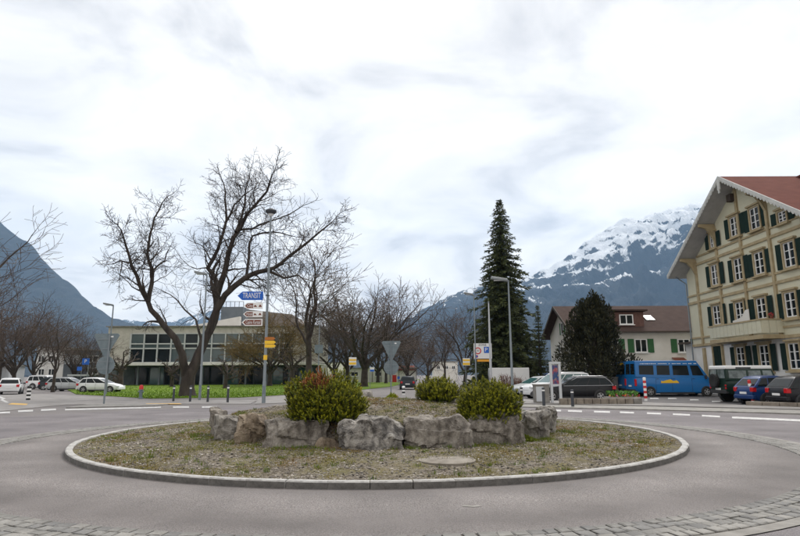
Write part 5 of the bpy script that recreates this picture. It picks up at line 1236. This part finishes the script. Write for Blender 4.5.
# ------------------------------------------------------------------ street furniture
def gz(px, py, z=0.03): p = G(px, py, z); return Vector((p.x, p.y, z))
def lamp(label, px, py, ptop, arm=-1.1, r=.075, head='flat', z=.03, extra=0):
    b = gz(px, py, z); h = PY(px, ptop, b.y).z - z; t = thing('street_lamp', label, 'street lamp', b, group='street lamps')
    build('post', MB().tube([(0, 0, -.02), (0, 0, 1.2), (0, 0, 1.25), (0, 0, h)], [r * 1.2, r * 1.15, r, r * .62], 10), 'steel', t, smooth=40)
    build('service_door', MB().box((0, -r * 1.12, .75), (r * 1.1, .03, .45)), 'sign_back', t)
    if head == 'flat':
        hd = MB(); s = 1 if arm > 0 else -1
        hd.prism([(s * .05, -.14, h - .02), (s * .05, .14, h - .02), (arm, .2, h + .10), (arm - s * -.0 + s * .12, .1, h + .14), (arm + s * .12, -.1, h + .14), (arm, -.2, h + .10)], (0, 0, -.07), (0, 0, .09)); lh = build('luminaire', hd, 'lamp_head', t, bevel=.04)
        build('lens', MB().box((arm * .62, 0, h - .03), (abs(arm) * .6, .2, .03)), 'head_light', lh)
        build('bracket', MB().tube([(0, 0, h - .1), (s * .25, 0, h + .0)], .045, 8), 'steel', t)
    else:
        lh = build('luminaire', MB().lathe([(.10, -.3), (.34, -.08), (.36, .02), (.12, .16)], 12, (0, 0, h)), 'dark_metal', t); build('lens', MB().lathe([(.08, -.34), (.28, -.12), (.1, -.1)], 12, (0, 0, h)), 'head_light', lh)
    return t, b, h
mat('lamp_head', (0.22, 0.24, 0.25), 0.5)
lamp('street lamp in front of the big tree trunk', 199.5, 400, 274, arm=-.75)
lamp('street lamp behind the left give-way sign', 105.5, 394.5, 305, arm=-.8, r=.08)
lamp('street lamp left of the parked cars and right of the spruce', 513, 400.5, 280, arm=-.95, z=.09)
lamp('thin street lamp holding the zone sign, left of the spruce', 476.5, 393, 294.5, arm=-.75, r=.07)
t, b, h = lamp('thin lamp post with a square blue sign under the leaning tree', 318, 392, 302, arm=.7, r=.06)
build('sign', MB().box((0, -.1, h * .47), (.8, .05, .8)), 'sign_back', t)
# the transit mast
t, b, h = lamp('tall mast with the blue transit sign and brown direction signs', 263.5, 403, 211, r=.09, head='top')
def arrow(root, name, pa, pb, pt, pbm, m, txt=None, border=None, tcol='white', tsize=.5, icons=0):
    A = PY(pa, pt, b.y); B = PY(pb, pbm, b.y); x0, x1, z0, z1 = A.x - b.x, B.x - b.x, B.z - b.z, A.z - b.z; hh_ = z1 - z0; zc = (z0 + z1) / 2
    sg = build(name, MB().prism([(x0, 0, zc), (x0 + hh_ * .55, 0, z1), (x1, 0, z1), (x1, 0, z0), (x0 + hh_ * .55, 0, z0)], (0, -.17, 0), (0, -.12, 0)), border or m, root)
    k = .14 if border else .05; i = hh_ * k
    xr_ = x1 - i
    if icons: xr_ = x0 + (x1 - x0) * .5
    build('panel', MB().prism([(x0 + i * 1.8, 0, zc), (x0 + hh_ * .55 + i * .3, 0, z1 - i), (xr_, 0, z1 - i), (xr_, 0, z0 + i), (x0 + hh_ * .55 + i * .3, 0, z0 + i)], (0, -.178, 0), (0, -.171, 0)), m, sg)
    if txt:
        me = text_mesh(txt, tsize * hh_, .004); o = link('lettering', me, tcol, sg); o.rotation_euler = (R(90), 0, 0); o.location = ((x0 + hh_ * .5 + xr_) / 2, -.183, zc)
        w = max(v.co.x for v in me.vertices) - min(v.co.x for v in me.vertices); av = xr_ - x0 - hh_ * .62; o.scale = (av / w * .95, 1, 1)
    for c in range(icons):
        xx = xr_ + (x1 - xr_) * (c + .5) / icons; s_ = hh_ * .26
        ic = MB().prism([(xx - s_, 0, zc - s_ * .7), (xx + s_, 0, zc - s_ * .7), (xx + s_ * .3, 0, zc + s_ * (.6 if c else .2)), (xx - s_ * .4, 0, zc + s_ * .6)], (0, -.183, 0), (0, -.178, 0)); build('pictogram', ic, 'brown_sign', sg)
arrow(t, 'direction_sign', 238.5, 263.5, 292, 300.3, 'blue_sign', 'TRANSIT', 'white' if False else 'blue_sign', tsize=.92)
arrow(t, 'direction_sign', 244.5, 263.2, 303, 309.2, 'brown_sign', 'City', 'white', icons=2, tsize=.7)
arrow(t, 'direction_sign', 244, 263, 311.5, 317.3, 'brown_sign', 'Hotel', 'white', icons=2, tsize=.7)
arrow(t, 'direction_sign', 242.5, 262.8, 319.2, 326, 'brown_sign', 'Casino Kursaal', 'white', tsize=.72)
for pa, pb, pt, pm in ((265.5, 275.8, 337.2, 340.2), (265.3, 276.3, 340.8, 344), (265.3, 276.3, 344.5, 347.6)):
    A = PY(pa, pt, b.y); B = PY(pb, pm, b.y); m_ = 'brown_orange' if pt < 340 else 'yellow_sign'; mat('brown_orange', (.42, .14, .02), .5)
    build('walking_sign', MB().prism([(A.x - b.x, 0, A.z - b.z), (B.x - b.x - .12, 0, A.z - b.z), (B.x - b.x, 0, (A.z + B.z) / 2 - b.z), (B.x - b.x - .12, 0, B.z - b.z), (A.x - b.x, 0, B.z - b.z)], (0, -.15, 0), (0, -.12, 0)), m_, t)
A = PY(263.5, 357.5, b.y); build('tag', MB().lathe([(.115, -.14), (.115, .14)], 10, (0, 0, A.z - b.z)), 'yellow_sign', t)
build('clamp', MB().lathe([(.12, -.03), (.12, .03)], 10, (0, 0, PY(263, 296, b.y).z)), 'dark_metal', t)

def giveway_back(label, px, py, tri, rnd, z=.045, h_top=None):
    b = gz(px, py, z); t = thing('give_way_sign', label, 'road sign', b, group='give-way and roundabout signs')
    x0, x1, y0, y1 = tri; A, B = PY(x0, y0, b.y), PY(x1, y1, b.y); w = B.x - A.x; cx = (A.x + B.x) / 2 - b.x; zt_, zb_ = A.z - b.z, B.z - b.z
    build('post', MB().tube([(0, 0, -.02), (0, 0, zt_ - .05)], .05, 10), 'steel', t, smooth=40)
    cc = .1 * w
    build('triangle_plate', MB().prism([(cx - w / 2, 0, zt_ - cc * .6), (cx - w / 2 + cc * .7, 0, zt_), (cx + w / 2 - cc * .7, 0, zt_), (cx + w / 2, 0, zt_ - cc * .6), (cx + cc * .6, 0, zb_), (cx - cc * .6, 0, zb_)], (0, .06, 0), (0, .09, 0)), 'sign_back', t)
    for k in (.25, .68): build('rail', MB().box((cx, .05, zt_ + (zb_ - zt_) * k), (w * (1 - k) * .9, .04, .06)), 'steel', t)
    A, B = PY(rnd[0], rnd[1], b.y), PY(rnd[2], rnd[3], b.y); r = (B.x - A.x) / 2; zc = (A.z + B.z) / 2 - b.z
    o = build('round_plate', MB().lathe([(r - .02, -.015), (r, -.01), (r, .01), (r - .02, .015)], 28), 'sign_back', t); o.location = ((A.x + B.x) / 2 - b.x, .075, zc); o.rotation_euler = (R(90), 0, 0)
    for k in (-.4, .4): build('rail', MB().box(((A.x + B.x) / 2 - b.x, .05, zc + k * r), (r * 1.6, .04, .06)), 'steel', t)
    build('sticker', MB().box((cx + w * .22, .045, zt_ - .12 * w), (.1 * w, .01, .06 * w)), 'white', t)
giveway_back('back of the give-way and round signs on the left splitter island', 103.8, 403.6, (93.5, 117.5, 333.5, 356), (96.5, 357, 113.3, 373.5))
giveway_back('back of the give-way and round signs beyond the mound', 391, 394.5, (381.6, 401, 341, 360), (383.8, 360, 398.6, 375))

def bollard(label, px, py, ptop, group='dark bollards', z=.03, stripe=None, r=.07):
    b = gz(px, py, z); h = PY(px, ptop, b.y).z - z; t = thing('bollard' if not stripe else 'striped_post', label, 'bollard', b, group=group)
    if not stripe:
        build('post', MB().lathe([(r, -.02), (r, h * .80), (r * .94, h * .80)], 12), 'dark_metal', t, smooth=40); build('band', MB().lathe([(r * .96, h * .80), (r * .96, h * .88)], 12), 'white', t); build('cap', MB().lathe([(r, h * .88), (r, h * .97), (r * .7, h)], 12), 'dark_metal', t, smooth=40)
    else:
        n = stripe[2]
        for k in range(n): build('band', MB().lathe([(r, h * k / n), (r, h * (k + 1) / n)], 14), stripe[k % 2], t, smooth=40)
        build('cap', MB().lathe([(r, h), (r * .6, h + .04)], 14), stripe[(n - 1) % 2], t)
    return t
for px, py, pt, lb in ((173.3, 401.2, 385.6, 'dark bollard with pale band, leftmost of the four by the lawn'), (190, 401.6, 385.6, 'dark bollard right beside the big tree trunk, second of the four by the lawn'), (207.6, 402, 385.6, 'dark bollard just right of the street lamp, third of the four by the lawn'), (227.6, 402.3, 385, 'dark bollard in front of the pollarded tree, rightmost of the four by the lawn')):
    bollard(lb, px, py, pt)
for px, py, pt, lb in ((522, 403, 387.3, 'dark bollard left of the concrete cabinet'), (544, 405.3, 387.5, 'dark bollard in front of the concrete cabinet'), (572.8, 406, 389.5, 'dark bollard in front of the black estate')):
    bollard(lb, px, py, pt, z=.09, r=.075)
bollard('black and white striped post at the far left kerb', 28, 400, 386.5, 'black and white posts', stripe=('black', 'white', 7), r=.13)
bollard('black and white striped post beside the dark car', 403.5, 395, 386.5, 'black and white posts', z=0, stripe=('white', 'black', 5), r=.13)
bollard('red and white striped post beside the flower bed', 646, 401, 378, 'red and white posts', z=.09, stripe=('white', 'red', 9), r=.085)
o = bollard('leaning red and white striped post in front of the blue hatchback', 753.5, 403.5, 380.5, 'red and white posts', z=.09, stripe=('white', 'red', 8), r=.08); o.rotation_euler = (0, R(-5), 0)
# hydrant
b = gz(140.5, 398.5, .03); t = thing('fire_hydrant', 'grey hydrant with a red top at the lawn edge', 'hydrant', b)
build('barrel', MB().lathe([(.16, 0), (.16, .06), (.11, .08), (.11, .55), (.15, .58), (.15, .64)], 12), 'sign_back', t, smooth=40); build('head', MB().lathe([(.14, .64), (.14, .84), (.09, .93), (.03, .95)], 12), 'red', t, smooth=40)
build('outlet', MB().tube([(-.2, 0, .48), (.2, 0, .48)], .05, 8), 'steel', t)
# parking signs far left, stop signs
def plate_sign(name, label, px, py, ptop, z, plates, r=.035, cat='road sign', group=None):
    b = gz(px, py, z); h = PY(px, ptop, b.y).z - z; t = thing(name, label, cat, b, group=group); build('post', MB().tube([(0, 0, -.02), (0, 0, h)], r, 8), 'steel', t, smooth=40)
    for (x0, x1, y0, y1, m, nm) in plates:
        A, B = PY(x0, y0, b.y), PY(x1, y1, b.y); build(nm, MB().box(((A.x + B.x) / 2 - b.x, -.05 - .012 * (nm != 'plate'), (A.z + B.z) / 2 - b.z), (B.x - A.x, .03 + (.004 if nm != 'plate' else 0), A.z - B.z)), m, t)
    return t, b, h
def letter(t, b, s, px, py, size, m='white', off=-.085):
    p = PY(px, py, b.y); o = link('lettering', text_mesh(s, size, .006), m, t); o.rotation_euler = (R(90), 0, 0); o.location = (p.x - b.x, off, p.z - b.z)
t, b, h = plate_sign('parking_sign', 'blue parking sign on a thin post left of the give-way sign', 86, 391, 358, 0, [(82.8, 89.2, 358.4, 364.6, 'blue_sign', 'plate')]); letter(t, b, 'P', 86, 361.4, .55)
plate_sign('parking_sign', 'small blue sign left of the larger parking sign', 79.5, 390, 366.5, 0, [(77.5, 81.8, 366.7, 370.6, 'blue_sign', 'plate')])
t, b, h = plate_sign('bus_stop_sign', 'yellow and white bus stop sign behind the brown-tipped shrub', 349.5, 391.5, 357, 0, [(349, 356.4, 357.3, 365.3, 'white', 'plate'), (349.2, 356.2, 359.2, 360.8, 'yellow_sign', 'band'), (349.2, 356.2, 362.4, 364.6, 'yellow_sign', 'band')], cat='bus stop sign', group='bus stop signs')
t, b, h = plate_sign('bus_stop_sign', 'yellow and white bus stop sign left of the zone sign', 466.3, 392, 358, 0, [(462.6, 470, 358.3, 365.4, 'white', 'plate'), (462.8, 469.8, 359.4, 361, 'yellow_sign', 'band'), (462.8, 469.8, 362.8, 365, 'yellow_sign', 'band')], cat='bus stop sign', group='bus stop signs')
t, b, h = plate_sign('information_sign', 'small blue and white sign in front of the low building', 370, 388.5, 367, 0, [(369.8, 374.4, 367.2, 371.8, 'white', 'plate'), (370, 374.2, 369.6, 371.6, 'blue_sign', 'band')])
plate_sign('information_sign', 'small blue sign on a post right of the round sign back', 398.6, 386.5, 376, 0, [(397.4, 399.8, 376.4, 379, 'blue_sign', 'plate')])
# zone sign hung between the thin lamp and a flag pole
b = gz(476.5, 393, .0); t = thing('zone_sign', 'white zone sign with red ring and blue parking symbol', 'road sign', (b.x, b.y - .12, 0)); b = Vector((b.x, b.y - .12, 0))
A, B = PY(473.6, 343.4, b.y), PY(492, 358.6, b.y); zc = (A.z + B.z) / 2; cx = (A.x + B.x) / 2 - b.x; w, h_ = B.x - A.x, A.z - B.z
build('plate', MB().box((cx, 0, zc), (w, .05, h_)), 'white', t)
build('bracket', MB().box((cx, .05, zc), (w * .9, .05, .08)), 'steel', t)
def disc(name, px, py, rpx, m, off, inner=None):
    p = PY(px, py, b.y); r = rpx / FPX * b.y; o = build(name, MB().lathe([(r, -.004), (r, .004)], 24), m, t); o.location = (p.x - b.x, off, p.z); o.rotation_euler = (R(90), 0, 0)
disc('red_ring', 477.8, 350.8, 3.4, 'red', -.03); disc('ring_centre', 477.8, 350.8, 2.3, 'white', -.039); disc('no_parking_disc', 476.6, 356.4, 1.5, 'red', -.03); disc('disc_centre', 476.6, 356.4, 1.0, 'blue_sign', -.039)
A2, B2 = PY(483.8, 346.8, b.y), PY(489.2, 353, b.y); build('parking_panel', MB().box(((A2.x + B2.x) / 2 - b.x, -.03, (A2.z + B2.z) / 2), (B2.x - A2.x, .012, A2.z - B2.z)), 'blue_sign', t)
letter(t, b, 'ZONE', 482.3, 345.0, .26, 'black', -.032); letter(t, b, '30', 477.8, 350.8, .26, 'black', -.047); letter(t, b, 'P', 486.2, 349.9, .5, 'white', -.04)
A, B = PY(477.2, 359.4, b.y), PY(490, 361.6, b.y); build('orange_plate', MB().box(((A.x + B.x) / 2 - b.x, 0, (A.z + B.z) / 2), (B.x - A.x, .04, A.z - B.z)), 'orange_sign', t)
p = gz(491.5, 393.5, 0); hpz = PY(488, 303, p.y).z; fp = thing('flag_pole', 'pale flag pole at the right edge of the zone sign', 'pole', p); build('pole', MB().tube([(0, 0, 0), (0, 0, 1.0), (0, 0, 4.2), (0, 0, hpz)], [.11, .11, .10, .05], 10), 'light_panel', fp, smooth=40); build('knob', MB().lathe([(.02, 0), (.08, .06), (.02, .14)], 10, (0, 0, hpz)), 'steel', fp)
# information panel and concrete cabinet
b = gz(555, 402.6, .09); t = thing('information_board', 'framed information board with a blue town map', 'information board', b)
A, B = PY(549.2, 363.2, b.y), PY(561.2, 385, b.y); x0, x1, zt_, zb_ = A.x - b.x, B.x - b.x, A.z - b.z, B.z - b.z
for x in (x0 + .06, x1 - .06): build('leg', MB().box((x, 0, zt_ / 2), (.13, .12, zt_)), 'light_panel', t)
build('top_rail', MB().box(((x0 + x1) / 2, 0, zt_ + .02), (x1 - x0 + .02, .16, .12)), 'light_panel', t); build('bottom_rail', MB().box(((x0 + x1) / 2, 0, zb_), (x1 - x0 - .24, .12, .1)), 'light_panel', t)
mat('town_map', (0.01, 0.05, 0.16), 0.3, (0.30, 0.20, 0.14), scale=7, detail=3, lo=.48, hi=.66, col3=(0.35, 0.05, 0.05), s3=5)
build('map', MB().box(((x0 + x1) / 2, -.02, (zt_ + zb_) / 2 - .03), (x1 - x0 - .26, .06, zt_ - zb_ - .16)), 'town_map', t)
b = gz(542.5, 402.6, .09); t = thing('utility_cabinet', 'pale concrete utility cabinet left of the information board', 'cabinet', (b.x, b.y + .2, .09)); hcab = PY(542, 385.3, b.y).z - .09
build('body', MB().box((0, 0, hcab / 2), (.78, .6, hcab)), 'concrete', t, bevel=.02); build('lid', MB().box((0, 0, hcab + .03), (.84, .66, .06)), 'concrete', t); build('door', MB().box((-.14, -.305, hcab / 2), (.40, .02, hcab * .86)), 'light_panel', t)
# low stone wall with flower bed
pa, pb = gz(560, 403.9, .09), gz(634, 403.9, .09)
t = thing('stone_kerb_wall', 'low brownish stone kerb wall under the flower bed', 'wall', (pa.x, pa.y, .05)); n = 9; L_ = (pb.x - pa.x) / n; dy_ = (pb.y - pa.y) / n
mat('kerb_brown', (0.16, 0.135, 0.11), 0.9, (0.26, 0.225, 0.185), scale=3, bump=.5, bscale=20)
for k in range(n): build('stone', MB().box(((k + .5) * L_, (k + .5) * dy_ + .12, .15), (L_ - .02, .26, .33)), 'kerb_brown', t, bevel=.02)
build('end_stone', MB().box((n * L_ + .22, n * dy_ + .12, .16), (.42, .3, .36)), 'concrete', t, bevel=.03)
fb = thing('flower_bed', 'long pale planter with red and yellow flowers by the striped post', 'flower bed', (pb.x - .75, pb.y + 1.2, .02))
build('planter', MB().box((.65, .1, .2), (1.7, .9, .36)), 'concrete', fb, bevel=.03); lf = MB(); fl = {'red': MB(), 'yellow_flower': MB(), 'pink': MB()}; mat('pink', (.6, .2, .35), .7); q = random.Random(8)
for _ in range(900):
    p = Vector((q.uniform(-.1, 1.4), q.uniform(-.25, .45), .38 + q.uniform(0, .28))); d = (rv(q) + Vector((0, 0, .6))).normalized() * .09; s_ = d.cross(rv(q)).normalized() * .03; lf.quad(p, p + d * .5 + s_, p + d, p + d * .5 - s_)
for _ in range(45):
    p = Vector((q.uniform(-.15, 1.45), q.uniform(-.33, .1), .40 + q.uniform(-.02, .12))); mm = fl[q.choice(list(fl))]
    for k in range(3): mm.quad(p, p + rv(q) * .08, p + rv(q) * .08)
build('leaves', lf, 'bed_leaf' if 'bed_leaf' in MATS else mat('bed_leaf', (.08, .20, .03), .8, island=.4), fb, fix=False)
for k, v_ in fl.items(): build('flowers', v_, k, fb, fix=False, kind='stuff')
pa, pb = gz(748, 405.2, .09), gz(838, 408.0, .09)
t = thing('stone_kerb_wall', 'low stone kerb wall in front of the small hatchbacks at the right edge', 'wall', (pa.x, pa.y, .05)); n = 5; L_ = (pb.x - pa.x) / n; dy_ = (pb.y - pa.y) / n
for k in range(n): build('stone', MB().bar((k * L_ + .01, k * dy_ + .1, .11), ((k + 1) * L_ - .01, (k + 1) * dy_ + .1, .11), .3, .22), 'kerb_brown', t, bevel=.02)
# litter-sized things
for px, py, lb in ((436.5, 450.4 + 8, None),): pass

# ------------------------------------------------------------------ haze
hm = bpy.data.materials.new('haze'); hm.use_nodes = True; t = hm.node_tree; t.nodes.clear(); o_ = t.nodes.new('ShaderNodeOutputMaterial'); pv = t.nodes.new('ShaderNodeVolumePrincipled')
pv.inputs['Color'].default_value = (0.42, 0.67, 1.0, 1); pv.inputs['Density'].default_value = 0.000060; pv.inputs['Anisotropy'].default_value = 0.0; t.links.new(pv.outputs[0], o_.inputs['Volume'])
hb = build('haze', MB().box((0, 4350, 1199), (15400, 9200, 2402)), hm, kind='stuff'); hb['label'] = 'thin bluish valley haze over the whole scene'; hb['category'] = 'haze'
